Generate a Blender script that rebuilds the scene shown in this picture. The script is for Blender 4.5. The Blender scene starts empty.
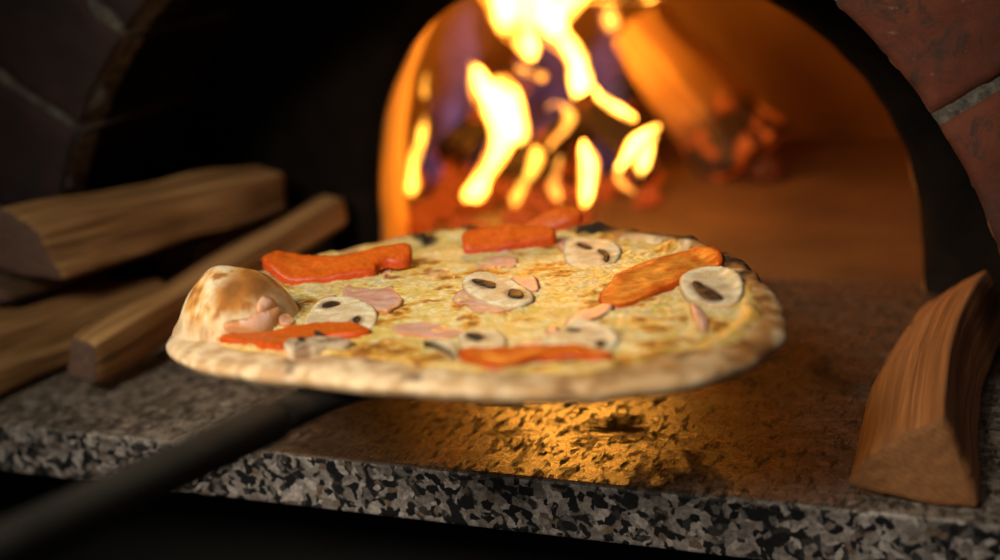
# Wood-fired oven mouth with a pizza on a peel.
import bpy, bmesh, math, random
from mathutils import Vector, Matrix, noise as mnoise, geometry as mgeo
TOM = {"behind the left bubble": [[-0.1692,0.0505],[-0.1743,0.064],[-0.1754,0.0827],[-0.162,0.0898],[-0.1385,0.0873],[-0.1257,0.1015],[-0.1164,0.1185],[-0.1062,0.1233],[-0.0948,0.1011],[-0.0878,0.0801],[-0.093,0.0733],[-0.1019,0.0778],[-0.1019,0.0643],[-0.0937,0.0471],[-0.1066,0.0384],[-0.1176,0.0278],[-0.1331,0.0213],[-0.1488,0.0271],[-0.1612,0.0397]],"at the back edge": [[-0.0902,0.16],[-0.081,0.1731],[-0.0704,0.1809],[-0.0539,0.18],[-0.03,0.1707],[-0.0173,0.1392],[-0.0269,0.132],[-0.0381,0.1201],[-0.0491,0.1107],[-0.06,0.1038],[-0.0677,0.1111]],"farthest": [[-0.0579,0.1532],[-0.0545,0.1734],[-0.0479,0.1942],[-0.039,0.2063],[-0.0245,0.1997],[-0.0156,0.1847],[-0.0093,0.1638],[-0.0206,0.1577],[-0.0332,0.1551],[-0.0444,0.1491]],"right big": [[0.062,-0.0091],[0.0586,0.0036],[0.0562,0.0282],[0.0538,0.0472],[0.0597,0.0696],[0.0676,0.0852],[0.075,0.0958],[0.089,0.0957],[0.1013,0.0877],[0.1106,0.0577],[0.1018,0.048],[0.0968,0.0385],[0.0924,0.0202],[0.0886,0.0135],[0.0821,-0.0143],[0.0755,-0.0208],[0.0674,-0.0171]],"front left": [[-0.0801,-0.0803],[-0.0713,-0.0718],[-0.0574,-0.0669],[-0.0432,-0.0678],[-0.028,-0.0762],[-0.0337,-0.085],[-0.0491,-0.0891],[-0.0567,-0.0961],[-0.0595,-0.1132],[-0.0667,-0.1097],[-0.0834,-0.1048],[-0.1027,-0.1028],[-0.1031,-0.0954],[-0.0849,-0.0883]],"front centre": [[0.0292,-0.104],[0.0451,-0.105],[0.059,-0.1012],[0.075,-0.0956],[0.0839,-0.0948],[0.0954,-0.098],[0.1043,-0.1047],[0.1022,-0.109],[0.0953,-0.1119],[0.0864,-0.1074],[0.0759,-0.1116],[0.0709,-0.1153],[0.0673,-0.1249],[0.0617,-0.1345],[0.0525,-0.1325],[0.0371,-0.1203]]}
MUSH = {"centre": [[[-0.0263,0.019],[-0.0291,0.0325],[-0.024,0.0386],[-0.0088,0.033],[0.0089,0.02],[0.0242,0.0004],[0.0283,-0.0099],[0.0272,-0.0202],[0.0225,-0.0238],[0.0091,-0.0194],[-0.0078,-0.008],[-0.0189,0.0061]],[[[-0.0206,0.0191],[-0.0184,0.0219],[-0.007,0.0176],[-0.0028,0.0059],[-0.0081,0.0072]],[[0.0063,0.0051],[0.0089,0.0089],[0.0156,0.0037],[0.0224,-0.0084],[0.0187,-0.0103],[0.0124,-0.0071]]]],"left": [[[-0.0782,-0.0636],[-0.0896,-0.0324],[-0.0904,-0.0236],[-0.0847,-0.0162],[-0.0721,-0.0156],[-0.058,-0.0255],[-0.0461,-0.0402],[-0.0379,-0.0576],[-0.0349,-0.0698],[-0.0602,-0.067],[-0.0705,-0.07]],[[[-0.0852,-0.0332],[-0.0835,-0.0268],[-0.0768,-0.0265],[-0.0749,-0.0316],[-0.0795,-0.0388]],[[-0.0538,-0.0538],[-0.0519,-0.0488],[-0.0455,-0.0613],[-0.0486,-0.0615]]]],"right": [[[0.0954,0.0223],[0.0939,0.0351],[0.0957,0.0457],[0.1013,0.0504],[0.1127,0.0468],[0.1222,0.0357],[0.1314,0.0146],[0.1354,-0.0055],[0.1351,-0.0168],[0.1278,-0.0188],[0.1178,-0.0167],[0.1095,-0.0099],[0.1007,0.0066]],[[[0.1032,0.0154],[0.1063,0.0166],[0.1124,0.0122],[0.1228,-0.0027],[0.1252,-0.0118],[0.1231,-0.0158],[0.1179,-0.0112],[0.1111,0.0018]]]],"back": [[[-0.0104,0.1364],[-0.0028,0.1386],[0.013,0.1382],[0.0267,0.1282],[0.0357,0.1118],[0.0406,0.0896],[0.0362,0.0768],[0.0229,0.0684],[0.0078,0.0854]],[[[0.002,0.1226],[0.0069,0.1235],[0.0157,0.1144],[0.0153,0.1112],[0.0075,0.1159]],[[0.0214,0.1098],[0.0254,0.1083],[0.0323,0.0984],[0.0353,0.0853],[0.0308,0.0896],[0.0296,0.0962]]]],"front": [[[0.0611,-0.0846],[0.0591,-0.0764],[0.0637,-0.076],[0.0662,-0.0701],[0.0632,-0.0602],[0.0658,-0.0496],[0.0752,-0.0534],[0.0892,-0.0641],[0.0974,-0.076],[0.0996,-0.0906],[0.0944,-0.095],[0.0794,-0.0951],[0.0668,-0.0941]],[[[0.068,-0.0708],[0.069,-0.067],[0.0747,-0.0686],[0.0738,-0.0715]],[[0.0883,-0.0849],[0.0911,-0.0833],[0.0943,-0.0916],[0.0913,-0.0926]]]],"front left of centre": [[[0.019,-0.0838],[0.0176,-0.0782],[0.0221,-0.0735],[0.0329,-0.0697],[0.0424,-0.0804],[0.0477,-0.0911],[0.0489,-0.1031],[0.0319,-0.1039],[0.0229,-0.0905]],[[[0.0227,-0.0821],[0.0249,-0.0796],[0.0292,-0.0801],[0.0354,-0.0866],[0.0314,-0.0903]]]],"folded": [[[0.0067,-0.0938],[0.009,-0.0865],[0.021,-0.0925],[0.029,-0.1027],[0.0354,-0.1191],[0.0276,-0.1134],[0.0161,-0.1012]],[[[0.007,-0.0943],[0.0118,-0.0955],[0.026,-0.1083],[0.0332,-0.1168],[0.0274,-0.1129],[0.0154,-0.1013]]]],"chunk": [[[-0.0647,-0.1017],[-0.057,-0.0981],[-0.0468,-0.0929],[-0.0309,-0.0945],[-0.0272,-0.1041],[-0.0349,-0.1118],[-0.0385,-0.1217],[-0.0507,-0.1228]],[[[-0.0579,-0.1011],[-0.0557,-0.0974],[-0.0512,-0.1034],[-0.0532,-0.1059]],[[-0.0542,-0.1093],[-0.0529,-0.1078],[-0.0487,-0.1144],[-0.0502,-0.1151]],[[-0.0545,-0.0897],[-0.0521,-0.0883],[-0.0489,-0.093],[-0.0519,-0.0924]]]]}
HAM = {"a": [[-0.0889,-0.0045],[-0.1041,0.0259],[-0.0884,0.0165],[-0.0723,0.0094],[-0.0704,0.023],[-0.0558,0.0006],[-0.0447,-0.0133],[-0.0406,-0.0305],[-0.0419,-0.0406],[-0.0618,-0.0282],[-0.077,-0.0149]],"b": [[-0.0955,-0.0158],[-0.1012,0.0045],[-0.0899,-0.0064],[-0.0847,-0.0171]],"c": [[-0.1045,-0.0958],[-0.1017,-0.0921],[-0.0939,-0.0854],[-0.0931,-0.0803],[-0.0899,-0.074],[-0.0888,-0.0654],[-0.088,-0.0644],[-0.0873,-0.073],[-0.088,-0.0841],[-0.0967,-0.0908]],"d": [[-0.0933,-0.0803],[-0.0942,-0.0731],[-0.0931,-0.0697],[-0.0897,-0.0648],[-0.0899,-0.0723],[-0.0909,-0.0781]],"e": [[-0.0874,-0.0695],[-0.0868,-0.0556],[-0.0797,-0.0679],[-0.0865,-0.0716]],"f": [[-0.0411,0.0639],[-0.0446,0.0855],[-0.0439,0.113],[-0.0404,0.1224],[-0.0234,0.0944],[-0.0164,0.0726],[-0.0267,0.0683],[-0.0293,0.0557]],"g": [[-0.0742,0.0592],[-0.0775,0.0722],[-0.0648,0.0722],[-0.0464,0.0554],[-0.0315,0.0276],[-0.0519,0.0349],[-0.057,0.0308]],"h": [[-0.009,0.0396],[0.001,0.053],[0.0076,0.0439],[0.0168,0.0268],[0.0235,0.0087],[0.0097,0.0154]],"i": [[-0.0206,-0.011],[-0.0231,0.0105],[-0.0149,0.0072],[0.0032,-0.0064],[0.0189,-0.0091],[0.026,-0.0156],[0.0242,-0.024],[0.0171,-0.0342],[0.0005,-0.0287]],"j": [[-0.0247,-0.0677],[-0.0256,-0.0601],[-0.0177,-0.058],[-0.0121,-0.0513],[-0.0002,-0.0613],[0.0119,-0.065],[0.0188,-0.0689],[0.0168,-0.0793],[0.0036,-0.0833],[-0.0165,-0.0776]],"k": [[0.0623,-0.0597],[0.0584,-0.0434],[0.0601,-0.0276],[0.0653,-0.0257],[0.0666,-0.0126],[0.0729,-0.0139],[0.0771,-0.0298],[0.0728,-0.0515],[0.0658,-0.0609]],"l": [[0.054,-0.0618],[0.0554,-0.0528],[0.0613,-0.0598],[0.0656,-0.071],[0.0591,-0.0729]],"m": [[0.0526,-0.0966],[0.0499,-0.0874],[0.0569,-0.0813],[0.0628,-0.0822],[0.0672,-0.0953]],"n": [[0.1108,-0.015],[0.1118,-0.0101],[0.1188,-0.0209],[0.1255,-0.0343],[0.1301,-0.0487],[0.1337,-0.0681],[0.1286,-0.0602],[0.1214,-0.0435]],"o": [[-0.0191,0.1464],[-0.0092,0.1471],[0.004,0.1033],[-0.0074,0.1172]],"p": [[-0.0912,0.0468],[-0.1029,0.077],[-0.0975,0.0793],[-0.0906,0.0638],[-0.0849,0.0398]]}
ROUT = [[-3.023,0.1781],[-2.684,0.1676],[-2.536,0.1691],[-2.396,0.1657],[-2.27,0.1622],[-2.082,0.1535],[-1.816,0.1426],[-1.435,0.1475],[-1.221,0.1582],[-1.094,0.1669],[-0.958,0.1757],[-0.829,0.1835],[-0.694,0.1883],[-0.577,0.1872],[-0.407,0.1795],[-0.299,0.1746],[-0.118,0.1583],[0.287,0.1403],[0.734,0.1405],[1.024,0.15],[1.229,0.1592],[1.37,0.1604],[1.572,0.175],[1.741,0.1896],[1.882,0.1906],[2.019,0.1992],[2.148,0.2076],[2.293,0.1965],[2.484,0.1893],[2.654,0.1953],[2.781,0.1923]]
RIN = [[-2.615,0.1415],[-2.488,0.1488],[-2.378,0.1455],[-2.199,0.1348],[-2.002,0.1268],[-1.727,0.1131],[-1.512,0.1193],[-1.33,0.1329],[-1.194,0.1443],[-1.08,0.1499],[-0.932,0.1627],[-0.781,0.1675],[-0.565,0.1546],[-0.55,0.1658],[-0.547,0.182],[-0.47,0.1833],[-0.233,0.1637],[0.112,0.1436],[0.5,0.1361],[0.999,0.1463],[1.233,0.1495],[1.551,0.1642],[1.803,0.1771],[2.023,0.1861],[2.199,0.1878],[2.385,0.1847],[2.679,0.1767],[3.103,0.1374]]
SPOT = [[0.0947,-0.0417,0.006,0.005200000000000001],[0.1068,-0.0572,0.008,0.0078000000000000005],[0.1076,-0.0389,0.004,0.005200000000000001],[0.1143,-0.0366,0.003,0.005200000000000001],[0.1127,-0.0839,0.005,0.0078000000000000005],[0.121,-0.0991,0.004,0.005200000000000001],[0.1335,-0.0481,0.005,0.013000000000000001],[0.1527,-0.0248,0.005,0.010400000000000001],[0.1594,-0.0426,0.005,0.013000000000000001],[0.1594,-0.065,0.005,0.0182],[0.1643,-0.0963,0.008,0.010400000000000001],[0.1563,-0.0894,0.008,0.0078000000000000005],[0.0383,-0.0437,0.004,0.0039000000000000003],[-0.06,0.0553,0.009,0.0078000000000000005],[-0.075,0.082,0.01,0.005200000000000001],[-0.0458,0.0428,0.008,0.0078000000000000005],[-0.0211,0.0559,0.008,0.0078000000000000005],[0.0019,0.0691,0.009,0.0078000000000000005],[0.017,0.0566,0.008,0.0078000000000000005],[0.0023,0.0823,0.01,0.005200000000000001],[-0.0451,0.1162,0.005,0.005200000000000001],[-0.0299,-0.0106,0.006,0.005200000000000001],[-0.0362,0.0187,0.005,0.005200000000000001],[0.0116,-0.0532,0.005,0.0078000000000000005],[0.0053,-0.042,0.006,0.005200000000000001],[-0.0198,0.036,0.004,0.005200000000000001],[-0.0385,0.0932,0.007,0.005200000000000001],[-0.0165,0.1276,0.006,0.005200000000000001],[-0.0138,0.1646,0.005,0.005200000000000001],[0.0634,0.1148,0.004,0.005200000000000001],[0.0863,-0.0151,0.004,0.0039000000000000003],[0.1382,0.0184,0.005,0.010400000000000001],[0.1291,0.04,0.006,0.0078000000000000005],[0.1125,0.0828,0.007,0.0078000000000000005],[0.1157,0.0583,0.006,0.0078000000000000005],[0.0574,0.1149,0.005,0.005200000000000001],[0.0279,0.1297,0.005,0.005200000000000001],[0.0131,0.145,0.006,0.005200000000000001],[-0.1026,-0.0142,0.006,0.0078000000000000005],[-0.1052,-0.0256,0.007,0.0078000000000000005],[-0.0384,-0.0366,0.007,0.006500000000000001],[-0.037,-0.0282,0.004,0.005200000000000001],[0.1111,-0.1168,0.004,0.0078000000000000005],[0.0229,0.1447,0.008,0.005200000000000001],[0.0346,-0.0928,0.003,0.0039000000000000003],[-0.0453,-0.0913,0.009,0.0078000000000000005],[-0.0174,-0.0976,0.014,0.010400000000000001],[-0.003,-0.1048,0.012,0.010400000000000001],[-0.0187,-0.1097,0.01,0.0078000000000000005],[0.0202,-0.1156,0.012,0.0078000000000000005],[0.0632,-0.1143,0.008,0.005200000000000001],[0.0876,-0.1087,0.009,0.005200000000000001],[0.0901,-0.099,0.005,0.005200000000000001],[0.1087,-0.1111,0.003,0.005200000000000001],[0.1189,-0.0817,0.005,0.005200000000000001],[0.1334,-0.0771,0.006,0.005200000000000001],[0.1246,-0.073,0.005,0.005200000000000001]]
CHAR = [[0.0021,0.1682,0.012,0.006],[0.017,0.1675,0.008,0.006],[0.0301,0.1573,0.009,0.005],[0.046,0.1534,0.008,0.004],[0.0646,0.1435,0.01,0.007],[0.0761,0.1282,0.008,0.005],[0.1071,0.0941,0.009,0.006],[0.1188,0.0733,0.01,0.006],[0.1298,0.049,0.006,0.007],[-0.1079,0.1402,0.007,0.003],[-0.0906,0.1728,0.01,0.004]]
LOGS = {"top": [[[-0.2909,0.085,0.1048],[-0.2648,0.085,0.0902],[-0.2508,0.085,0.0572],[-0.3012,0.085,0.0623],[-0.33,0.085,0.0829]],[[-0.2291,0.275,0.0871],[-0.2083,0.275,0.0814],[-0.207,0.275,0.0513],[-0.2325,0.275,0.0441],[-0.2518,0.275,0.0677]]],"stick": [[[-0.2213,0.048,0.0383],[-0.2029,0.048,0.0332],[-0.2079,0.048,0.0056],[-0.229,0.048,0.0129]],[[-0.1871,0.285,0.0631],[-0.1686,0.285,0.0612],[-0.1663,0.285,0.0414],[-0.1898,0.285,0.0319]]],"middle": [[[-0.3292,0.075,0.0585],[-0.2911,0.075,0.0536],[-0.2856,0.075,0.037],[-0.3267,0.075,0.0203]],[[-0.2893,0.26,0.0439],[-0.2525,0.26,0.0403],[-0.2645,0.26,0.0203],[-0.2943,0.26,0.0163]]],"small": [[[-0.2779,0.2,0.0347],[-0.2626,0.2,0.0488],[-0.2293,0.2,0.0518],[-0.2368,0.2,0.0318],[-0.2676,0.2,0.022]],[[-0.2855,0.29,0.0312],[-0.2743,0.29,0.0446],[-0.2416,0.29,0.046],[-0.2483,0.29,0.0259],[-0.2786,0.29,0.0188]]],"right": [[[0.228,0.012,0.0065],[0.2418,0.012,0.0267],[0.2687,0.012,0.0437],[0.2816,0.012,0.0019],[0.255,0.012,0.0022]],[[0.2287,0.235,0.0063],[0.2348,0.235,0.0176],[0.2696,0.235,0.0415],[0.2818,0.235,0.0061],[0.2569,0.235,-0.0104]]]}
BURN = {"pale": [[[-0.0508,0.6,-0.0082],[-0.0636,0.6,0.0099],[-0.0125,0.6,0.0262],[0.0361,0.6,0.0245],[0.0291,0.6,0.0015],[-0.0052,0.6,-0.0095]],[[-0.0716,0.6,0.0753],[-0.0702,0.6,0.1104],[-0.0506,0.6,0.1193],[-0.03,0.6,0.1187],[-0.0193,0.6,0.103],[-0.0372,0.6,0.0704]]]}
FLAME = [[[-0.1585,0.48,0.0027,0.0019],[-0.1568,0.48,0.0114,0.0102],[-0.1479,0.48,0.0269,0.0092],[-0.1363,0.48,0.044,0.01],[-0.1294,0.48,0.0608,0.0126],[-0.1277,0.48,0.0791,0.0162],[-0.1317,0.48,0.094,0.0161],[-0.1403,0.48,0.1064,0.0134],[-0.1471,0.48,0.1188,0.0072],[-0.15,0.48,0.1254,0.0018]],[[-0.1178,0.5,0.0514,0.0018],[-0.119,0.5,0.0582,0.0073],[-0.1241,0.5,0.0717,0.0119],[-0.1282,0.5,0.0869,0.0118],[-0.1324,0.5,0.1003,0.0109],[-0.1349,0.5,0.1119,0.0027]],[[-0.091,0.58,0.0696,0.0019],[-0.0914,0.58,0.0766,0.0077],[-0.0912,0.58,0.0924,0.0105],[-0.0919,0.58,0.108,0.0114],[-0.1022,0.58,0.1186,0.0124],[-0.1161,0.58,0.1294,0.0152],[-0.1262,0.58,0.1435,0.0191],[-0.1287,0.58,0.1582,0.0209],[-0.1325,0.58,0.1796,0.0246],[-0.1349,0.58,0.205,0.0264],[-0.1276,0.58,0.2377,0.0261],[-0.1186,0.58,0.2575,0.0203],[-0.1114,0.58,0.2691,0.0037]],[[-0.1178,0.53,0.1183,0.0028],[-0.1206,0.53,0.1284,0.011],[-0.1283,0.53,0.1436,0.0156],[-0.134,0.53,0.1604,0.0183],[-0.1394,0.53,0.1811,0.0219],[-0.1407,0.53,0.2056,0.0218],[-0.1346,0.53,0.2333,0.018],[-0.128,0.53,0.2566,0.0027]],[[-0.0929,0.54,0.141,0.0037],[-0.0902,0.54,0.1533,0.0128],[-0.0776,0.54,0.1691,0.0163],[-0.0637,0.54,0.1806,0.0161],[-0.047,0.54,0.1997,0.0177],[-0.052,0.54,0.2274,0.0159],[-0.0538,0.54,0.2508,0.0026]],[[-0.0136,0.48,0.0733,0.0017],[-0.0182,0.48,0.0797,0.0069],[-0.0277,0.48,0.0862,0.0078],[-0.0355,0.48,0.0926,0.0069],[-0.0401,0.48,0.099,0.0035],[-0.0423,0.48,0.1038,0.0009]],[[-0.0208,0.46,0.0393,0.0017],[-0.0188,0.46,0.0441,0.006],[-0.0116,0.46,0.0553,0.0077],[-0.0029,0.46,0.0663,0.0093],[0.0055,0.46,0.0725,0.0068],[0.0113,0.46,0.0772,0.0017]],[[-0.0047,0.46,0.0347,0.0017],[-0.0026,0.46,0.0426,0.006],[0.0012,0.46,0.0537,0.0068],[0.0067,0.46,0.0647,0.0051],[0.0094,0.46,0.0709,0.0017]],[[-0.0461,0.44,0.015,0.0017],[-0.0439,0.44,0.0231,0.006],[-0.0404,0.44,0.0375,0.0077],[-0.0378,0.44,0.0518,0.0076],[-0.0386,0.44,0.0628,0.0051],[-0.0389,0.44,0.0706,0.0008]],[[-0.1105,0.46,0.0104,0.0018],[-0.1088,0.46,0.0205,0.008],[-0.1027,0.46,0.0305,0.008],[-0.093,0.46,0.0421,0.0071],[-0.0887,0.46,0.052,0.007],[-0.0889,0.46,0.0601,0.0026]],[[-0.201,0.45,0.02,0.0018],[-0.1993,0.45,0.0269,0.0064],[-0.1966,0.45,0.0422,0.0036],[-0.1933,0.45,0.0548,0.0054],[-0.1864,0.45,0.0756,0.0063],[-0.18,0.45,0.1002,0.0062],[-0.1764,0.45,0.1164,0.0044],[-0.1734,0.45,0.1276,0.0009]],[[-0.1057,0.52,0.042,0.0009],[-0.0996,0.52,0.0505,0.0037],[-0.09,0.52,0.059,0.0055],[-0.0839,0.52,0.0691,0.0064],[-0.0867,0.52,0.0792,0.0046],[-0.0953,0.52,0.0827,0.0046],[-0.1037,0.52,0.0777,0.0018]],[[-0.1017,0.52,0.1029,0.0018],[-0.1057,0.52,0.108,0.0082],[-0.1145,0.52,0.1098,0.0082],[-0.1231,0.52,0.115,0.0027]],[[-0.0631,0.58,0.1311,0.0019],[-0.0618,0.58,0.1378,0.0084],[-0.0621,0.58,0.1463,0.0084],[-0.0625,0.58,0.1547,0.0028]],[[-0.1111,0.58,0.1583,0.0028],[-0.0882,0.58,0.1599,0.0066],[-0.0614,0.58,0.158,0.0074],[-0.035,0.58,0.1569,0.0064],[-0.0218,0.58,0.1596,0.0018]],[[-0.0806,0.48,0.0108,0.0018],[-0.0835,0.48,0.0175,0.0054],[-0.0863,0.48,0.0275,0.0063],[-0.0819,0.48,0.0392,0.0045],[-0.0777,0.48,0.0475,0.0018]],[[-0.0053,0.46,0.0234,0.0017],[-0.0132,0.46,0.0282,0.0052],[-0.0194,0.46,0.0345,0.0043],[-0.0222,0.46,0.0425,0.0017]]]
HAZE = [[[-0.2172,0.6,-0.0121,0.0062],[-0.2163,0.6,0.0166,0.0205],[-0.2187,0.6,0.0543,0.0244],[-0.2189,0.6,0.0914,0.0262],[-0.2092,0.6,0.1276,0.0219],[-0.1997,0.6,0.163,0.0118],[-0.1941,0.6,0.1803,0.002]],[[-0.1548,0.62,-0.0163,0.0082],[-0.1467,0.62,0.0217,0.0264],[-0.1437,0.62,0.059,0.0301],[-0.1456,0.62,0.0957,0.0299],[-0.1379,0.62,0.1314,0.0197],[-0.1303,0.62,0.1665,0.0039]],[[-0.0953,0.62,-0.0109,0.006],[-0.0918,0.62,0.0125,0.02],[-0.0856,0.62,0.0493,0.0218],[-0.0851,0.62,0.0854,0.0177],[-0.0865,0.62,0.1209,0.0117],[-0.0847,0.62,0.1471,0.0019]],[[-0.2494,0.58,-0.0133,0.0062],[-0.2354,0.58,0.0211,0.0183],[-0.2242,0.58,0.0491,0.0141],[-0.2193,0.58,0.0767,0.004]]]
PEEL = [[0.0425,-0.0951,0.079],[0.038,-0.19,0.088],[0.0353,-0.2705,0.099]]
CAM = {"loc": [0.324,-0.55001,0.27839],"R": [[0.918442,0.386463,-0.084322],[-0.037267,0.296768,0.954222],[-0.393796,0.873255,-0.286966]]}
PZ = [[0.06879,0.00514,0.07809],[[0.999479,0.001155,-0.03225],[0.001155,0.997438,0.071524],[0.03225,-0.071524,0.996917]]]
YP = [[[-0.1519,0.0517],[-0.147,0.0847],[-0.1403,0.1133],[-0.1295,0.1377],[-0.115,0.1615],[-0.094,0.1797],[-0.0744,0.1903],[0.1434,0.1815],[0.1576,0.1678],[0.1752,0.151],[0.1939,0.1313],[0.209,0.1116],[0.2183,0.089],[0.2248,0.0623],[0.2272,0.0353],[0.2285,0.0038]]]
LAMP = [(-.12, -.82, .72), .20, 70., (.03, .0, .07), 36, 2.6]
FL_MID = {10, 9, 12}
FOCUS, FSTOP, EXPO = .66, 3.1, 0.
FL_ORANGE = {11, 13, 15, 16}
# outline of the inner opening, from the right foot over the crown to the left foot
INNER = [(0.226, 0.0), (0.225, 0.026), (0.223, 0.058), (0.216, 0.088), (0.205, 0.114), (0.19, 0.136), (0.172, 0.156), (0.154, 0.17), (0.134, 0.183), (0.115, 0.195), (0.085, 0.208), (0.05, 0.212), (0.015, 0.212), (-0.015, 0.209), (-0.045, 0.203), (-0.072, 0.193), (-0.094, 0.181), (-0.113, 0.164), (-0.128, 0.14), (-0.14, 0.113), (-0.147, 0.085), (-0.151, 0.055), (-0.153, 0.028), (-0.154, 0.0)]
PSC = .877
PI = math.pi
C = bpy.context.scene.collection
NZ = mnoise.noise
random.seed(7)

# ------------------------------------------------------------------ helpers
def link(o, parent=None):
    C.objects.link(o)
    if parent: o.parent = parent
    return o
def mesh_obj(name, verts, faces, mat, parent=None, smooth=True, mats=None, midx=None, cols=None, vec=None):
    me = bpy.data.meshes.new(name)
    me.from_pydata([tuple(v) for v in verts], [], faces)
    me.update()
    for m in (mats or [mat]): me.materials.append(m)
    if midx: me.polygons.foreach_set('material_index', midx)
    if smooth: me.polygons.foreach_set('use_smooth', [True]*len(me.polygons))
    if cols:
        a = me.color_attributes.new('Col', 'FLOAT_COLOR', 'POINT')
        a.data.foreach_set('color', [x for c in cols for x in (c[0], c[1], c[2], c[3] if len(c) > 3 else 1.0)])
    if vec:
        a = me.attributes.new('wood', 'FLOAT_VECTOR', 'POINT')
        a.data.foreach_set('vector', [x for v in vec for x in v])
    return link(bpy.data.objects.new(name, me), parent)
def empty(name, loc=(0, 0, 0), rz=0):
    o = bpy.data.objects.new(name, None); o.location = loc; o.rotation_euler.z = rz
    o.empty_display_size = .03
    return link(o)
def tag(o, label=None, cat=None, group=None, kind=None):
    if label: o['label'] = label
    if cat: o['category'] = cat
    if group: o['group'] = group
    if kind: o['kind'] = kind
    return o
def struct(o, label=None):
    o['kind'] = 'structure'
    if label: o['label'] = label
    return o
def fix_normals(o):
    bm = bmesh.new(); bm.from_mesh(o.data)
    bmesh.ops.recalc_face_normals(bm, faces=bm.faces); bm.to_mesh(o.data); bm.free()
    return o
def lerp(a, b, t): return a + (b - a)*t
def sstep(a, b, x):
    t = max(0., min(1., (x - a)/(b - a))); return t*t*(3 - 2*t)
def mixc(a, b, t): return tuple(a[i] + (b[i] - a[i])*t for i in range(3))
def fbm(x, y, z=0., o=3):
    s = 0; a = 1; f = 1; n = 0
    for _ in range(o):
        s += a*NZ(Vector((x*f, y*f, z*f + 7.3*f))); n += a; a *= .5; f *= 2.1
    return s/n

# ------------------------------------------------------------------ materials
class NT:
    def __init__(s, name):
        s.m = bpy.data.materials.new(name); s.m.use_nodes = True
        s.t = s.m.node_tree; s.t.nodes.clear()
        s.out = s.n('ShaderNodeOutputMaterial')
    def n(s, kind, **kw):
        nd = s.t.nodes.new(kind)
        for k, v in kw.items():
            if k.startswith('i_'):
                key = k[2:].replace('_', ' ')
                nd.inputs[key].default_value = v
            else: setattr(nd, k, v)
        return nd
    def l(s, a, b): s.t.links.new(a, b)
    def pr(s, **kw):
        p = s.n('ShaderNodeBsdfPrincipled', **kw); s.l(p.outputs[0], s.out.inputs[0]); return p
    def ramp(s, fac, stops, interp='LINEAR'):
        r = s.n('ShaderNodeValToRGB'); r.color_ramp.interpolation = interp
        e = r.color_ramp.elements
        while len(e) < len(stops): e.new(.5)
        for x, (p, c) in zip(e, stops):
            x.position = p; x.color = (c if isinstance(c, tuple) else (c, c, c)) + (1,)
        s.l(fac, r.inputs[0]); return r
    def mix(s, fac, a, b, mode='MIX'):
        m = s.n('ShaderNodeMix', data_type='RGBA', blend_type=mode)
        for sock, v in ((m.inputs[0], fac), (m.inputs[6], a), (m.inputs[7], b)):
            if hasattr(v, 'links') or hasattr(v, 'is_linked'): s.l(v, sock)
            elif isinstance(v, tuple): sock.default_value = v + (1,)
            else: sock.default_value = v
        return m.outputs[2]
    def coord(s, which='Object', scale=(1, 1, 1), rot=(0, 0, 0)):
        t = s.n('ShaderNodeTexCoord'); mp = s.n('ShaderNodeMapping')
        mp.inputs['Scale'].default_value = scale; mp.inputs['Rotation'].default_value = rot
        s.l(t.outputs[which], mp.inputs[0]); return mp.outputs[0]
    def noise(s, co, scale, detail=4, rough=.55, dist=0.):
        n = s.n('ShaderNodeTexNoise'); n.inputs['Scale'].default_value = scale
        n.inputs['Detail'].default_value = detail; n.inputs['Roughness'].default_value = rough
        n.inputs['Distortion'].default_value = dist
        s.l(co, n.inputs['Vector']); return n.outputs['Fac']
    def vor(s, co, scale, feature='F1', out='Color'):
        n = s.n('ShaderNodeTexVoronoi', feature=feature); n.inputs['Scale'].default_value = scale
        s.l(co, n.inputs['Vector']); return n.outputs[out]
    def bump(s, p, h, strength=.3, dist=.002):
        b = s.n('ShaderNodeBump'); b.inputs['Strength'].default_value = strength; b.inputs['Distance'].default_value = dist
        s.l(h, b.inputs['Height']); s.l(b.outputs[0], p.inputs['Normal']); return b

def m_brick():
    k = NT('brick'); co = k.coord()
    n1 = k.noise(co, 14, 6, .65); n2 = k.noise(co, 90, 5, .7)
    st = k.noise(k.coord(scale=(1, 1, 1), rot=(0, .6, 0)), 45, 8, .8, 1.5)
    c = k.ramp(n1, [(.3, (.040, .010, .005)), (.5, (.13, .030, .012)), (.72, (.20, .055, .023))]).outputs[0]
    dark = k.ramp(st, [(.50, 0.), (.62, 1.)]).outputs[0]
    c = k.mix(dark, c, (.06, .028, .02))
    lt = k.ramp(n2, [(.62, 0.), (.70, 1.)]).outputs[0]
    c = k.mix(lt, c, (.27, .13, .085))
    # soot settled on the bricks on the smoky side of the mouth (patchy deposit)
    sx = k.n('ShaderNodeSeparateXYZ'); k.l(co, sx.inputs[0])
    ad = k.n('ShaderNodeMath', operation='ADD'); k.l(sx.outputs[0], ad.inputs[0])
    nm = k.n('ShaderNodeMath', operation='MULTIPLY', i_Value=.3) if False else k.n('ShaderNodeMath', operation='MULTIPLY')
    nm.inputs[1].default_value = .25; k.l(n1, nm.inputs[0]); k.l(nm.outputs[0], ad.inputs[1])
    so = k.ramp(ad.outputs[0], [(.0, 1.), (.16, 0.)]).outputs[0]
    c = k.mix(so, c, k.ramp(n1, [(.35, (.016, .014, .015)), (.65, (.060, .022, .016))]).outputs[0])
    p = k.pr(i_Roughness=.8); k.l(c, p.inputs['Base Color'])
    k.bump(p, k.mix(.5, n2, st), .6, .003)
    return k.m
def m_mortar():
    k = NT('mortar'); co = k.coord(); n = k.noise(co, 120, 6, .7)
    c = k.ramp(n, [(.35, (.05, .043, .035)), (.5, (.13, .115, .095)), (.65, (.24, .21, .17))]).outputs[0]
    p = k.pr(i_Roughness=.9); k.l(c, p.inputs['Base Color']); k.bump(p, n, .8, .004); return k.m
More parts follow.
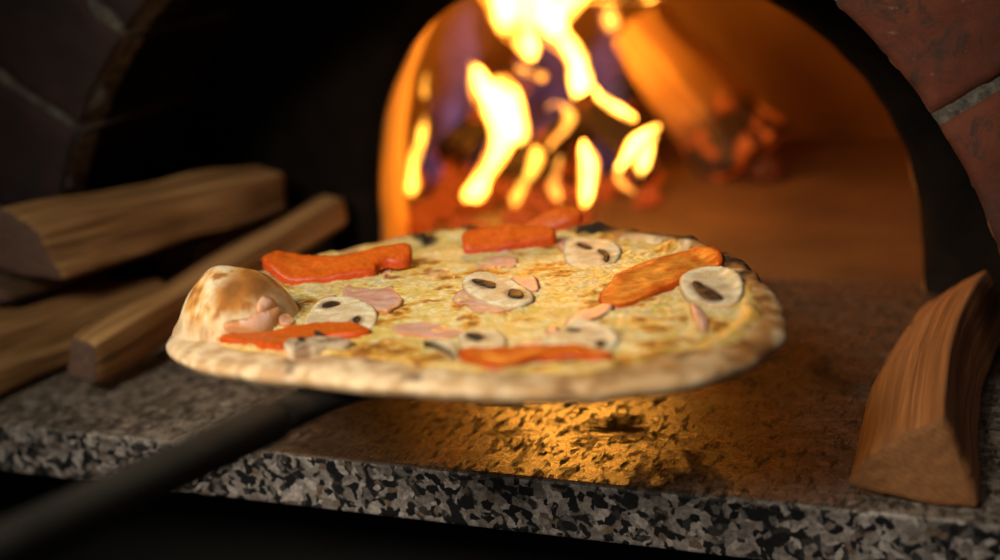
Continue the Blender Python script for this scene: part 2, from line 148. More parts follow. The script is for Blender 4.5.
def m_soot(name='soot', a=.004, b=.016, warm=False):
    k = NT(name); co = k.coord(); n = k.noise(co, 7, 6, .65, .8)
    hi = (b*1.5, b*.85, b*.5) if warm else (b*1.2, b, b*.85)
    c = k.ramp(n, [(.35, (a, a*.85, a*.75)), (.7, hi)]).outputs[0]
    p = k.pr(i_Roughness=.9); p.inputs['Specular IOR Level'].default_value = .1; k.l(c, p.inputs['Base Color']); k.bump(p, k.noise(co, 60, 5), .5, .004); return k.m
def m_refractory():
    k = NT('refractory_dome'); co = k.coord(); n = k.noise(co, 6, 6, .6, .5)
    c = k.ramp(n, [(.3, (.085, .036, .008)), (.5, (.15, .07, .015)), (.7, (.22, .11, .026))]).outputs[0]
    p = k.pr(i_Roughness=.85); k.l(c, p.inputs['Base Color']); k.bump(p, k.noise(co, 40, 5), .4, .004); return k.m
def m_granite(top=False):
    k = NT('granite_top' if top else 'granite_edge'); co = k.coord()
    nd = k.n('ShaderNodeTexNoise'); nd.inputs['Scale'].default_value = 90; nd.inputs['Detail'].default_value = 3
    k.l(co, nd.inputs['Vector'])
    wob = k.n('ShaderNodeMix', data_type='RGBA', blend_type='LINEAR_LIGHT'); wob.inputs[0].default_value = .005
    k.l(co, wob.inputs[6]); k.l(nd.outputs['Color'], wob.inputs[7]); cw = wob.outputs[2]
    v = k.vor(cw, 260); sp = k.n('ShaderNodeSeparateColor'); k.l(v, sp.inputs[0])
    c = k.ramp(sp.outputs[0], [(.0, (.008, .008, .009)), (.25, (.03, .028, .027)), (.34, (.14, .12, .11)), (.52, (.20, .175, .16)), (.78, (.31, .275, .255)), (.93, (.12, .085, .06))], 'CONSTANT').outputs[0]
    big = k.noise(cw, 85, 3, .5)
    bm_ = k.ramp(big, [(.56, 0.), (.60, 1.)]).outputs[0]
    c = k.mix(bm_, c, k.ramp(sp.outputs[1], [(0., (.010, .010, .011)), (.7, (.10, .09, .085))], 'CONSTANT').outputs[0])
    tiny = k.ramp(k.noise(co, 420, 3, .7), [(.35, .55), (.65, 1.25)]).outputs[0]
    c = k.mix(1., c, tiny, 'MULTIPLY')
    p = k.pr(i_Roughness=.42)
    if top:
        n1 = k.noise(co, 11, 9, .75, .6); n2 = k.noise(k.coord(scale=(1, 2.2, 1), rot=(0, 0, .9)), 34, 10, .82, .8); n3 = k.noise(co, 160, 4, .7)
        # flour and dust film on the polished top
        c = k.mix(k.ramp(n2, [(.38, .12), (.66, .68)]).outputs[0], c, (.30, .25, .185))
        # baked-on brown crust where pizzas slide in and out
        sx = k.n('ShaderNodeSeparateXYZ'); k.l(co, sx.inputs[0])
        def math_(op, a, b):
            m = k.n('ShaderNodeMath', operation=op)
            for i, q in enumerate((a, b)):
                if hasattr(q, 'is_linked'): k.l(q, m.inputs[i])
                else: m.inputs[i].default_value = q
            return m.outputs[0]
        ax = math_('ABSOLUTE', math_('SUBTRACT', sx.outputs[0], .035), 0.)
        ed = math_('ADD', ax, math_('MULTIPLY', math_('SUBTRACT', n2, .5), .10))
        ed = math_('SUBTRACT', ed, math_('MULTIPLY', sx.outputs[1], .22))
        ed = math_('SUBTRACT', ed, math_('MULTIPLY', math_('MAXIMUM', math_('SUBTRACT', sx.outputs[1], .12), 0.), 1.6))
        crust = k.ramp(ed, [(.080, 1.), (.145, 0.)]).outputs[0]
        cc = k.ramp(n2, [(.34, (.024, .011, .005)), (.48, (.075, .040, .020)), (.7, (.15, .09, .05))]).outputs[0]
        c = k.mix(math_('MULTIPLY', crust, .93), c, cc)
        blk = k.ramp(math_('ADD', n1, math_('MULTIPLY', math_('SUBTRACT', n2, .5), .5)), [(.50, 0.), (.58, 1.)]).outputs[0]
        blk2 = k.ramp(n3, [(.60, 0.), (.66, 1.)]).outputs[0]
        n4 = k.noise(k.coord(scale=(1, .3, 1), rot=(0, 0, .35)), 210, 6, .75)
        st4 = k.ramp(n4, [(.50, 0.), (.60, .85)]).outputs[0]
        c = k.mix(st4, c, (.02, .012, .008))
        bl = math_('MAXIMUM', math_('MULTIPLY', math_('MULTIPLY', blk, k.ramp(n2, [(.42, 1.), (.55, 0.)]).outputs[0]), .85), math_('MULTIPLY', blk2, .6))
        c = k.mix(bl, c, (.018, .011, .007))
        rb = k.ramp(n2, [(.3, .42), (.45, .27), (.62, .19)]).outputs[0]; k.l(k.mix(math_('MAXIMUM', st4, blk), rb, (.95, .95, .95)), p.inputs['Roughness']); k.l(math_('SUBTRACT', 1., math_('MULTIPLY', math_('MAXIMUM', st4, blk), .9)), p.inputs['Specular IOR Level'])
        k.bump(p, k.mix(.5, n2, n4), .22, .0012)
    else:
        k.bump(p, k.noise(co, 300, 4), .15, .001)
    k.l(c, p.inputs['Base Color']); return k.m
def m_wood(name, lo, mid, hi, rough=.75, burnt=None):
    k = NT(name); at = k.n('ShaderNodeAttribute', attribute_name='wood')
    mp = k.n('ShaderNodeMapping'); mp.inputs['Scale'].default_value = (6, 260, 260); k.l(at.outputs['Vector'], mp.inputs[0])
    g = k.n('ShaderNodeTexNoise'); g.inputs['Scale'].default_value = 1.; g.inputs['Detail'].default_value = 6; g.inputs['Roughness'].default_value = .6; g.inputs['Distortion'].default_value = .6
    k.l(mp.outputs[0], g.inputs['Vector'])
    mp2 = k.n('ShaderNodeMapping'); mp2.inputs['Scale'].default_value = (3, 95, 95); k.l(at.outputs['Vector'], mp2.inputs[0])
    g2 = k.noise(mp2.outputs[0], 1, 4, .6, 1.)
    c = k.ramp(g.outputs['Fac'], [(.3, lo), (.5, mid), (.68, hi)]).outputs[0]
    c = k.mix(k.ramp(g2, [(.40, .0), (.62, .75)]).outputs[0], c, lo)
    p = k.pr(i_Roughness=rough)
    if burnt is not None:      # the foot of the log is charred, with red-hot cracks
        sx = k.n('ShaderNodeSeparateXYZ'); k.l(at.outputs['Vector'], sx.inputs[0]); bn = k.noise(k.coord(), 38, 5, .65, .6)
        m1 = k.n('ShaderNodeMath', operation='MULTIPLY'); m1.inputs[1].default_value = -.09; k.l(bn, m1.inputs[0])
        m2 = k.n('ShaderNodeMath', operation='ADD'); k.l(sx.outputs[0], m2.inputs[0]); k.l(m1.outputs[0], m2.inputs[1])
        m3 = k.n('ShaderNodeMath', operation='SUBTRACT'); k.l(m2.outputs[0], m3.inputs[0]); m3.inputs[1].default_value = burnt
        f = k.ramp(m3.outputs[0], [(.0, 1.), (.014, 0.)]).outputs[0]
        c = k.mix(f, c, (.05, .025, .012))
        k.l(k.mix(f, (0., 0., 0.), k.ramp(bn, [(.50, (0., 0., 0.)), (.58, (.7, .07, .004)), (.75, (1., .3, .03))]).outputs[0]), p.inputs['Emission Color']); p.inputs['Emission Strength'].default_value = .6
    k.l(c, p.inputs['Base Color']); k.bump(p, g.outputs['Fac'], .5, .0018); return k.m
def m_woodend(name, lo, hi):
    k = NT(name); at = k.n('ShaderNodeAttribute', attribute_name='wood')
    mp = k.n('ShaderNodeMapping'); mp.inputs['Location'].default_value = (0, .03, .06); mp.inputs['Scale'].default_value = (0, 1, 1); k.l(at.outputs['Vector'], mp.inputs[0])
    w = k.n('ShaderNodeTexWave', wave_type='RINGS', rings_direction='X'); w.inputs['Scale'].default_value = 120; w.inputs['Distortion'].default_value = 5.5; w.inputs['Detail'].default_value = 3; w.inputs['Detail Scale'].default_value = 3
    k.l(mp.outputs[0], w.inputs['Vector'])
    n = k.noise(at.outputs['Vector'], 220, 5, .7)
    c = k.ramp(w.outputs['Fac'], [(-.0, mixc(lo, hi, .6)), (1., hi)]).outputs[0]
    c = k.mix(k.ramp(n, [(.35, .6), (.6, 0.)]).outputs[0], c, lo)
    p = k.pr(i_Roughness=.85); k.l(c, p.inputs['Base Color']); k.bump(p, n, .4, .002); return k.m
def m_attr(name, rough=.6, nscale=900, bstr=.3, bdist=.0006, spec=.4, var=.18, sss=0., coat=0.):
    k = NT(name); at = k.n('ShaderNodeAttribute', attribute_name='Col'); co = k.coord()
    n = k.noise(co, nscale, 4, .65)
    f = k.ramp(n, [(.3, 1 - var), (.7, 1 + var*.6)]).outputs[0]
    c = k.mix(1., at.outputs['Color'], f, 'MULTIPLY')
    p = k.pr(i_Roughness=rough); p.inputs['Specular IOR Level'].default_value = spec
    k.l(c, p.inputs['Base Color'])
    k.bump(p, n, bstr, bdist)
    if sss: p.inputs['Subsurface Weight'].default_value = sss; p.inputs['Subsurface Scale'].default_value = .004; p.inputs['Subsurface Radius'].default_value = (1, .6, .3)
    if coat: p.inputs['Coat Weight'].default_value = coat; p.inputs['Coat Roughness'].default_value = .18
    return k.m
def m_plain(name, col, rough, metal=0., nv=.2, ns=40):
    k = NT(name); co = k.coord(); n = k.noise(co, ns, 5, .6)
    a = tuple(x*(1 - nv) for x in col); b = tuple(x*(1 + nv) for x in col)
    p = k.pr(i_Roughness=rough, i_Metallic=metal); k.l(k.ramp(n, [(.35, a), (.65, b)]).outputs[0], p.inputs['Base Color'])
    k.bump(p, n, .2, .001); return k.m
def m_flame(name, core, edge, strength, dens=1.0):
    k = NT(name); lw = k.n('ShaderNodeLayerWeight', i_Blend=.35)
    co = k.coord(scale=(1, 1, .35)); n = k.noise(co, 45, 3, .5)
    c = k.ramp(lw.outputs['Facing'], [(0., core), (.65, edge)]).outputs[0]
    e = k.n('ShaderNodeEmission', i_Strength=strength); k.l(c, e.inputs[0])
    t = k.n('ShaderNodeBsdfTransparent')
    f = k.ramp(lw.outputs['Facing'], [(0., 1 - dens), (.25, 1 - dens*.45), (.5, 1 - dens*.12), (.85, 1.)]).outputs[0]
    f2 = k.ramp(n, [(.46, .0), (.64, .96)]).outputs[0]
    a = k.n('ShaderNodeMath', operation='ADD'); a.use_clamp = True; k.l(f, a.inputs[0]); k.l(f2, a.inputs[1])
    iv = k.n('ShaderNodeMath', operation='SUBTRACT'); iv.use_clamp = True; iv.inputs[0].default_value = 1.; k.l(a.outputs[0], iv.inputs[1])
    ml = k.n('ShaderNodeMath', operation='MULTIPLY'); k.l(iv.outputs[0], ml.inputs[0]); ml.inputs[1].default_value = strength; k.l(ml.outputs[0], e.inputs['Strength'])
    ms = k.n('ShaderNodeAddShader'); k.l(e.outputs[0], ms.inputs[0]); k.l(t.outputs[0], ms.inputs[1])
    k.l(ms.outputs[0], k.out.inputs[0]); return k.m
def m_ember(name, hot=4., thr=.52):
    k = NT(name); co = k.coord(); n = k.noise(co, 38, 5, .65, .8)
    p = k.pr(i_Roughness=.9)
    k.l(k.ramp(n, [(.35, (.012, .010, .009)), (.6, (.05, .03, .02))]).outputs[0], p.inputs['Base Color'])
    k.l(k.ramp(n, [(thr - .04, (0., 0., 0.)), (thr + .05, (.7, .06, .004)), (thr + .22, (1., .28, .03))]).outputs[0], p.inputs['Emission Color'])
    p.inputs['Emission Strength'].default_value = hot
    k.bump(p, n, .8, .006); return k.m

M = dict(brick=m_brick(), mortar=m_mortar(), soot=m_soot(), sootw=m_soot('smoked_plaster', .003, .012, True), dome=m_refractory(),
    gtop=m_granite(True), gedge=m_granite(False),
    wood=m_wood('split_wood', (.16, .070, .022), (.44, .23, .078), (.66, .40, .16)),
    woodend=m_woodend('wood_end_grain', (.07, .036, .025), (.16, .088, .06)),
    woodr=m_wood('split_wood_reddish', (.15, .050, .014), (.40, .16, .050), (.56, .26, .09)),
    woodrend=m_woodend('reddish_end_grain', (.15, .055, .016), (.30, .125, .038)),
    wooddk=m_wood('dark_wood', (.07, .035, .018), (.15, .085, .045), (.23, .14, .075)),  # darker browns than split_wood, for the middle and small logs
    crust=m_attr('crust_dough', .72, 500, .25, .0008, .3, .12, .12),
    cheese=m_attr('melted_cheese', .27, 420, .7, .0018, .6, .22, .12),
    tomato=m_attr('tomato_flesh', .42, 380, .25, .0006, .28, .30, .1, 0.),
    mush=m_attr('mushroom_flesh', .5, 600, .3, .0006, .35, .2, .08),
    ham=m_attr('ham_slice', .38, 900, .25, .0005, .45, .14, .15),
    iron=m_plain('blackened_iron', (.020, .019, .018), .55, .6),
    handle=m_plain('worn_dark_handle', (.014, .013, .010), .75, .0, .4, 25),
    sheath=m_plain('grey_sleeve', (.14, .15, .16), .4, .5),
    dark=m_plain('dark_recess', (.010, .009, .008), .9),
    flame=m_flame('flame_core', (1., .42, .050), (1., .20, .008), 15.),
    flamem=m_flame('flame_yellow', (1., .42, .045), (1., .22, .01), 5., .9),
    flameo=m_flame('flame_orange', (1., .38, .05), (1., .18, .01), 2.6, .8),
    haze=m_flame('flame_violet', (.30, .22, .60), (.16, .11, .30), .10, .8),
    ember=m_ember('ember', 2.2, .54), charred=m_ember('charred_wood', 1.2, .60), ash=m_ember('ash_bed', 2.2, .56))
M['reveal'] = m_plain('glow_painted_brick', (.76, .43, .12), .8, 0., .2, 15)  # bright orange base colour carries the fire's glow on the reveal
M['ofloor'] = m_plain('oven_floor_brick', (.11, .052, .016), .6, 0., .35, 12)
M['pale'] = m_wood('firewood_catching', (.42, .20, .07), (.62, .36, .15), (.72, .46, .22), burnt=1.7)

# ------------------------------------------------------------------ the setting
def grid_surface(fn, nu, nv, closeu=False):
    vs = [fn(i/nu, j/nv) for i in range(nu + (0 if closeu else 1)) for j in range(nv + 1)]
    W = nu if closeu else nu + 1; fs = []
    for i in range(nu):
        for j in range(nv):
            a = i*(nv + 1) + j; b = ((i + 1) % W)*(nv + 1) + j
            fs.append((a, b, b + 1, a + 1))
    return vs, fs
def box(name, lo, hi, mat, parent=None, bevel=0., seg=2):
    bm = bmesh.new(); bmesh.ops.create_cube(bm, size=1)
    for v in bm.verts: v.co = Vector([lerp(lo[i], hi[i], v.co[i] + .5) for i in range(3)])
    if bevel: bmesh.ops.bevel(bm, geom=bm.edges[:], offset=bevel, segments=seg, profile=.5, affect='EDGES')
    me = bpy.data.meshes.new(name); bm.to_mesh(me); bm.free(); me.materials.append(mat)
    return link(bpy.data.objects.new(name, me), parent)

YF, YI, YC = .15, .30, .40            # brick face, inner opening wall, chamber side of that wall
RO = .307; OX, OZ = -.014, -.025; A0 = math.asin(.0254/.307)
# hearth: granite slab (edge) with a worn polished top
slab = box('granite_slab', (-.95, 0, -.030), (.75, .325, 0.), M['gedge'], None, .0022, 3)
slab.data.materials.append(M['gtop'])
for pl in slab.data.polygons:
    if pl.normal.z > .6: pl.material_index = 1
tag(slab, 'speckled grey granite slab across the oven mouth, under the firewood and pizza', 'hearth')
fl = box('floor', (-.62, .3252, -.03), (.62, .95, -.0003), M['ofloor']); struct(fl, 'scorched oven floor')
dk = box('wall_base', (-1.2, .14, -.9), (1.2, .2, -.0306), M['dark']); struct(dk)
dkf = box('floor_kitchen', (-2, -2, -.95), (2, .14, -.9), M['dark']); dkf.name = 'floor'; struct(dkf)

# arch ring of bricks on edge
JOINT = [17.2, 31.9, 46.5, 61.2, 75.8, 90.4, 105, 119.7, 134.3, 148.4, 162.5]
def voussoir_ring():
    vs = []; fs = []; mi = []
    lim = [-3] + JOINT + [183]
    for q in range(len(lim) - 1):
        a0 = math.radians(lim[q]) + .0085; a1 = math.radians(lim[q + 1]) - .0085
        r0, r1 = RO, RO + .118
        if q == 0: a0 = A0
        if q == len(lim) - 2: a1 = PI - A0
        NA, NR, ND = 26, 36, 6
        base = len(vs); dy0 = random.uniform(-.0015, .0015)
        idx = {}
        def put(i, j, k):
            # i angle, j radius, k depth
            key = (i, j, k)
            if key in idx: return idx[key]
            u, v, w = i/NA, j/NR, k/ND
            a = lerp(a0, a1, u); r = lerp(r0, r1, v); y = lerp(YF, YF + .13, w) + dy0
            edge = min(min(u, 1 - u)*(a1 - a0)*r, (v)*(r1 - r0), .006)
            if w == 0: y += .0035*(1 - edge/.006)**2
            e2 = min(w*.13, .006)
            if j == 0: r += .0030*(1 - e2/.006)**2
            p = Vector((r*math.cos(a), y, r*math.sin(a)))
            n1 = NZ(p*22); n2 = NZ(p*90 + Vector((3, 0, 0))); n3 = NZ(p*260)
            chip = max(0, NZ(p*55 + Vector((0, 9, 0))) - .12) * (1 - edge/.006)
            if w == 0: p.y += .0010*n1 + .0010*n2 + .0006*n3 + .012*chip
            if j == 0: r2 = .0016*n2 + .0010*n3 + .010*chip*(1 - e2/.006); p.x += r2*math.cos(a); p.z += r2*math.sin(a)
            idx[key] = len(vs); vs.append(p); return idx[key]
        for i in range(NA):
            for j in range(NR): fs.append((put(i, j, 0), put(i + 1, j, 0), put(i + 1, j + 1, 0), put(i, j + 1, 0))); mi.append(0)
            for k in range(ND): fs.append((put(i, 0, k), put(i, 0, k + 1), put(i + 1, 0, k + 1), put(i + 1, 0, k))); mi.append(2 if k < 1 else 1)
        for j in range(NR):
            for k in range(ND):
                fs.append((put(0, j, k), put(0, j + 1, k), put(0, j + 1, k + 1), put(0, j, k + 1))); mi.append(0)
                fs.append((put(NA, j, k), put(NA, j, k + 1), put(NA, j + 1, k + 1), put(NA, j + 1, k))); mi.append(0)
    o = mesh_obj('trim_1', vs, fs, None, mats=[M['brick'], M['soot'], M['mortar']], midx=mi)
    o.location = (OX, 0, OZ)
    return struct(fix_normals(o), 'arch of red bricks on edge')
voussoir_ring()
# mortar bed behind and between the arch bricks
def ring_slab(name, r0, r1, y0, y1, mat, n=180, rough=.0012):
    vs = []; fs = []; NRr = 8
    for i in range(n + 1):
        a = lerp(A0, PI - A0, i/n)
        prof = [(r0, y1)] + [(lerp(r0, r1, t/NRr), y0) for t in range(NRr + 1)] + [(r1, y1)]
        for (r, y) in prof:
            q = Vector((r*math.cos(a), y, r*math.sin(a))); d = NZ(q*120)*rough + NZ(q*40)*rough
            vs.append((q.x + d*math.cos(a), q.y + d, q.z + d*math.sin(a)))
    m = NRr + 3
    for i in range(n):
        for j in range(m): a = i*m + j; b = i*m + (j + 1) % m; fs.append((a, b, b + m, a + m))
    o = mesh_obj(name, vs, fs, mat); o.location = (OX, 0, OZ); return o
struct(fix_normals(ring_slab('trim_2', RO + .0032, RO + .1225, YF + .0035, YF + .128, M['mortar'])), 'grey mortar joints of the arch')
# facade around the arch ring: brick courses with mortar, outside r = RO+.12
def facade():
    vs = []; fs = []
    def prism(poly):
        n = len(poly); b = len(vs)
        for x, z in poly: vs.append((x, YF + .004, z))
        for x, z in poly: vs.append((x, YF + .12, z))
        fs.append(tuple(range(b, b + n)))
        for i in range(n): fs.append((b + i, b + n + i, b + n + (i + 1) % n, b + (i + 1) % n))
    Rb = RO + .127; h = .062; L = .2
    z = .0255; row = 0
    while z < .9:
        off = (row % 2)*.1
        x = -1.3 + off
        while x < 1.3:
            x0, x1, z0, z1 = x + .004, x + L - .004, z + .004, z + h - .004
            # clip the brick against the ring
            pts = []
            N = 14
            per = [(lerp(x0, x1, t/N), z0) for t in range(N)] + [(x1, lerp(z0, z1, t/N)) for t in range(N)] + [(lerp(x1, x0, t/N), z1) for t in range(N)] + [(x0, lerp(z1, z0, t/N)) for t in range(N)]
            ins = [math.hypot(a, b) < Rb for a, b in per]
            if not all(ins):
                if any(ins):
                    for (a, b), s in zip(per, ins):
                        if s:
                            if z0 < Rb and abs(a) <= Rb:
                                rr = math.hypot(a, b); q = Rb/max(rr, .01); a2, b2 = a*q, b*q
                                if x0 <= a2 <= x1 and z0 <= b2 <= z1: pts.append((a2, b2))
                        else: pts.append((a, b))
                else: pts = per
                if len(pts) > 2: prism(pts)
            x += L
        z += h; row += 1
    o = mesh_obj('wall_front', vs, fs, M['brick'], smooth=False); o.location = (OX, 0, OZ)
    return struct(fix_normals(o), 'brick facade')
facade()
def plane_with_arch(name, y0, y1, R, W, H, mat, n=90, prof=None, full=True):
    # wall slab with an arched opening (prof: angle -> (x, z)); thickness y0..y1
    inner = []; outer = []
    for i in range(n + 1):
        a = PI*i/n if full else lerp(A0*.73, PI - A0*.73, i/n)
        x, z = prof(a) if prof else (R*math.cos(a), R*math.sin(a))
        inner.append((x, z))
        c_, s_ = math.cos(a), math.sin(a)
        k_ = min(W/max(abs(c_), 1e-6), H/max(abs(s_), 1e-6)); outer.append((c_*k_, s_*k_))
    vs = []; fs = []
    for (x, z), (X, Z) in zip(inner, outer):
        vs += [(x, y0, z), (X, y0, Z), (X, y1, Z), (x, y1, z)]
    for i in range(n):
        a = 4*i
        for j in range(4): fs.append((a + j, a + (j + 1) % 4, a + 4 + (j + 1) % 4, a + 4 + j))
    return fix_normals(mesh_obj(name, vs, fs, mat, smooth=False))
o = plane_with_arch('wall_front', YF + .007, YF + .13, RO + .124, 1.35, 1.0, M['mortar'], full=False); o.location = (OX, 0, OZ)
struct(o, 'mortar bed of the facade')
# soot-black barrel between brick face and inner opening
def barrel(u, v):
    a = lerp(A0, PI - A0, u); r = RO + .006 + .003*NZ(Vector((math.cos(a)*8, v*3, math.sin(a)*8)))
    return (OX + r*math.cos(a), lerp(YF + .125, YI + .01, v), OZ + r*math.sin(a))
vs, fs = grid_surface(barrel, 80, 10)
struct(mesh_obj('ceiling', vs, fs, M['soot']), 'soot-black vault inside the mouth')
# inner wall with the fire opening
def inner_prof(a):
    # measured outline of the opening: flattened arch on short jambs
    pts = INNER
    t = a/PI*(len(pts) - 1); i = min(int(t), len(pts) - 2); f = t - i
    return (lerp(pts[i][0], pts[i + 1][0], f), lerp(pts[i][1], pts[i + 1][1], f))
def opening_wall():
    n = 120; vs = []; fs = []; mi = []
    inner = [inner_prof(PI*i/n) for i in range(n + 1)]
    lay = []
    cx = .035
    for i, (x, z) in enumerate(inner):
        a = math.atan2(max(z, 0), x - cx) if z > 0.0001 else (0 if x > cx else PI)
        X, Z = .42*math.cos(a), .42*math.sin(a)
        row = []
        for s in (1., .5, .2, .06, .0):
            px, pz = lerp(x, X, s), lerp(z, Z, s)
            q = Vector((px, 0, pz)); dd = .004*NZ(q*14) + .002*NZ(q*50)
            if s == 0.: row.append((px, YI + .006 + dd, pz))
            else: row.append((px, YI + dd, pz))
        nx, nz = (x - cx), z; L_ = math.hypot(nx, nz) or 1; nx /= L_; nz /= L_
        for (e, yy) in ((.000, YI + .010), (.006, YI + .03), (.026, YC), (.04, YC + .004)):
            wob = .002*NZ(Vector((x*30, yy*40, z*30)))
            row.append((x + nx*e - nx*wob, yy, max(z + nz*e, 0) ))
        for s in (.35, .6, 1.): row.append((lerp(x, X, s), YC + .006, lerp(z, Z, s)))
        lay.append(row)
    m = len(lay[0])
    for r in lay: vs += r
    for i in range(n):
        for j in range(m - 1):
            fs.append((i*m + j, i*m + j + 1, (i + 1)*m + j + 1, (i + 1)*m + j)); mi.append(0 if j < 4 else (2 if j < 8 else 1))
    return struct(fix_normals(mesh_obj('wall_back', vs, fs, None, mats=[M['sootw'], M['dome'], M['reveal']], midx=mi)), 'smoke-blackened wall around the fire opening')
opening_wall()
# domed chamber
CX, CY, RX, RY, RZ = .0, .535, .335, .25, .30
def dome(u, v):
    a = 2*PI*u; e = v*PI/2
    ca = math.cos(a)*math.cos(e); sa = math.sin(a)*math.cos(e); w = 1 + .015*NZ(Vector((ca*3, sa*3, v*3)))
    x = CX + RX*ca*w; y = CY + RY*sa*w
    if y < YC + .002: y = YC + .002
    return (x, y, RZ*math.sin(e)*w)
vs, fs = grid_surface(dome, 120, 30, True)
keep = []
for f in fs:
    cs = [vs[i] for i in f]
    if all(c[1] <= YC + .0021 for c in cs): continue
    keep.append(f)
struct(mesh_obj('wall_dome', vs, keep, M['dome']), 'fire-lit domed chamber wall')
# enclosing shell behind the dome so that no light leaks in
struct(box('wall_rear', (-.7, .80, -.03), (.7, .86, 1.), M['dark']))

# ------------------------------------------------------------------ firewood
def split_log(near, far, mat, mend, bow=(0, 0, 0), rough=.0016, K=16, S=60, round_=.14, seed=0, endslant=0.):
    near = [Vector(p) for p in near]; far = [Vector(p) for p in far]
    n = len(near); org = (sum(near, Vector()) / n)
    for P_ in (near, far):
        pass
    def ring(t):
        poly = [near[i].lerp(far[i], t) for i in range(n)]
        cen = sum(poly, Vector())/n
        out = []
        for i in range(n):
            p0, p1, p2 = poly[i - 1], poly[i], poly[(i + 1) % n]
            a = p1 + (p0 - p1)*round_; b = p1 + (p2 - p1)*round_
            for q in range(5):
                s = q/4; out.append((a*(1 - s)**2 + p1*2*s*(1 - s) + b*s*s))
            nx = poly[(i + 1) % n]; c_ = p1 + (nx - p1)*round_; d = nx + (p1 - nx)*round_
            for q in range(1, K): out.append(c_.lerp(d, q/K))
        return cen, out
    Ln = (sum(far, Vector())/n - org).length
    vs = []; wv = []
    m = None
    for s in range(S + 1):
        t = s/S; cen, r = ring(t); m = len(r)
        b = Vector(bow)*math.sin(PI*t)
        for i, p in enumerate(r):
            rel = p - cen; dirn = rel.normalized()
            u = t*Ln
            q = Vector((rel.x*170, u*7 + seed, rel.z*170)); q2 = Vector((rel.x*55, u*10 + seed, rel.z*55)); q3 = Vector((rel.x*20, u*22 + seed*2, rel.z*20))
            d = rough*(.8*NZ(q) + 1.3*NZ(q2) + 1.6*NZ(q3))
            if s in (0, S): d -= .0010
            jag = 0
            pp = p + dirn*d + b
            vs.append(pp - org); wv.append((u + seed, rel.x + seed*.1, rel.z))
    fs = []; mi = []
    for s in range(S):
        for i in range(m):
            fs.append((s*m + i, s*m + (i + 1) % m, (s + 1)*m + (i + 1) % m, (s + 1)*m + i)); mi.append(0)
    ax = (sum(far, Vector())/n - org).normalized()
    for s, sg in ((0, -1), (S, 1)):      # end faces: inward rings
        cen = sum((vs[s*m + i] for i in range(m)), Vector())/m
        prev = [s*m + i for i in range(m)]
        for k_ in (.97, .8, .55, .28, .08):
            cur = []
            for i in range(m):
                p = cen + (vs[s*m + i] - cen)*k_
                p = p + ax*sg*(.0010*(1 if k_ > .9 else 1.3) + .0009*NZ(p*160))
                cur.append(len(vs)); vs.append(p); wv.append((seed, (p - cen).x, (p - cen).z))
            for i in range(m): fs.append((prev[i], prev[(i + 1) % m], cur[(i + 1) % m], cur[i])); mi.append(1)
            prev = cur
        fs.append(tuple(prev)); mi.append(1)
    o = mesh_obj('firewood_log', vs, fs, None, mats=[mat, mend], midx=mi, vec=wv)
    fix_normals(o)
    o.location = org
    return o
W = M['wood']; WE = M['woodend']
o = split_log(*LOGS['top'], W, WE, seed=1., bow=(0, 0, .002), rough=.0017)
tag(o, 'thick pale split log lying on top of the left woodpile', 'firewood', 'split firewood stacked at the left of the mouth')
o = split_log(*LOGS['stick'], W, WE, seed=2.3, bow=(-.004, 0, -.002), rough=.0012)
tag(o, 'narrow square-cut stick leaning up from the slab against the left woodpile', 'firewood', 'split firewood stacked at the left of the mouth')
for q_, (zn, zf) in enumerate(((.057, .044), (.055, .043), (.0455, .0365), (.0455, .0365))): LOGS['middle'][0][q_][2] = zn; LOGS['middle'][1][q_][2] = zf
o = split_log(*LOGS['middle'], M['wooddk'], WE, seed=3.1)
tag(o, 'dark log wedged below the thick top log at far left', 'firewood', 'split firewood stacked at the left of the mouth')
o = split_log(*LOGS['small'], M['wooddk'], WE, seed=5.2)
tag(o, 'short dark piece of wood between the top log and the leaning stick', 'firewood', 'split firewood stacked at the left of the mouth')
o = split_log([(-.345, .012, .041), (-.277, .008, .043), (-.270, .008, .002), (-.350, .012, .002)], [(-.300, .17, .034), (-.241, .165, .036), (-.236, .165, .002), (-.297, .17, .002)], W, WE, seed=6.4)
tag(o, 'broad brown log lying flat on the slab at the bottom of the left woodpile', 'firewood', 'split firewood stacked at the left of the mouth')
near, far = LOGS['right']
for p in near + far: p[2] = max(p[2], .002)
o = split_log(near, far, M['woodr'], M['woodrend'], seed=8.8, bow=(-.006, 0, .004), rough=.0015, round_=.06)
tag(o, 'reddish wedge-shaped split log lying alone at the right end of the slab', 'firewood')

# ------------------------------------------------------------------ burning wood, embers
def axis_log(p0, p1, r0, r1, name, mat, mend, seed, sides=6, sq=.75):
    p0, p1 = Vector(p0), Vector(p1); ax = (p1 - p0).normalized()
    u = ax.orthogonal().normalized(); v = ax.cross(u)
    rnd = random.Random(int(seed*10))
    an = [2*PI*i/sides + rnd.uniform(-.25, .25) for i in range(sides)]; rr = [rnd.uniform(.78, 1.12) for _ in an]
    A = [p0 + (u*math.cos(a) + v*math.sin(a)*sq)*r0*q for a, q in zip(an, rr)]
    B = [p1 + (u*math.cos(a) + v*math.sin(a)*sq)*r1*q for a, q in zip(an, rr)]
    o = split_log(A, B, mat, mend, seed=seed, K=6, S=40, rough=.0035, round_=.2)
    o.name = name; return o
BG = 'burning logs in the oven chamber'
o = axis_log((.040, .625, .012), (-.062, .650, .128), .050, .034, 'burning_log', M['pale'], M['pale'], 1.7)
tag(o, 'thick glowing log leaning up to the left, right of the flames', 'burning log', BG)
o = axis_log((-.215, .56, .030), (-.18, .68, .085), .027, .03, 'burning_log', M['charred'], M['charred'], 2.9)
tag(o, 'charred dark log at the left behind the flames', 'burning log', BG)
o = axis_log((-.145, .53, .018), (-.085, .68, .062), .024, .026, 'burning_log', M['charred'], M['charred'], 4.1)
tag(o, 'blackened log under the middle of the flames', 'burning log', BG)
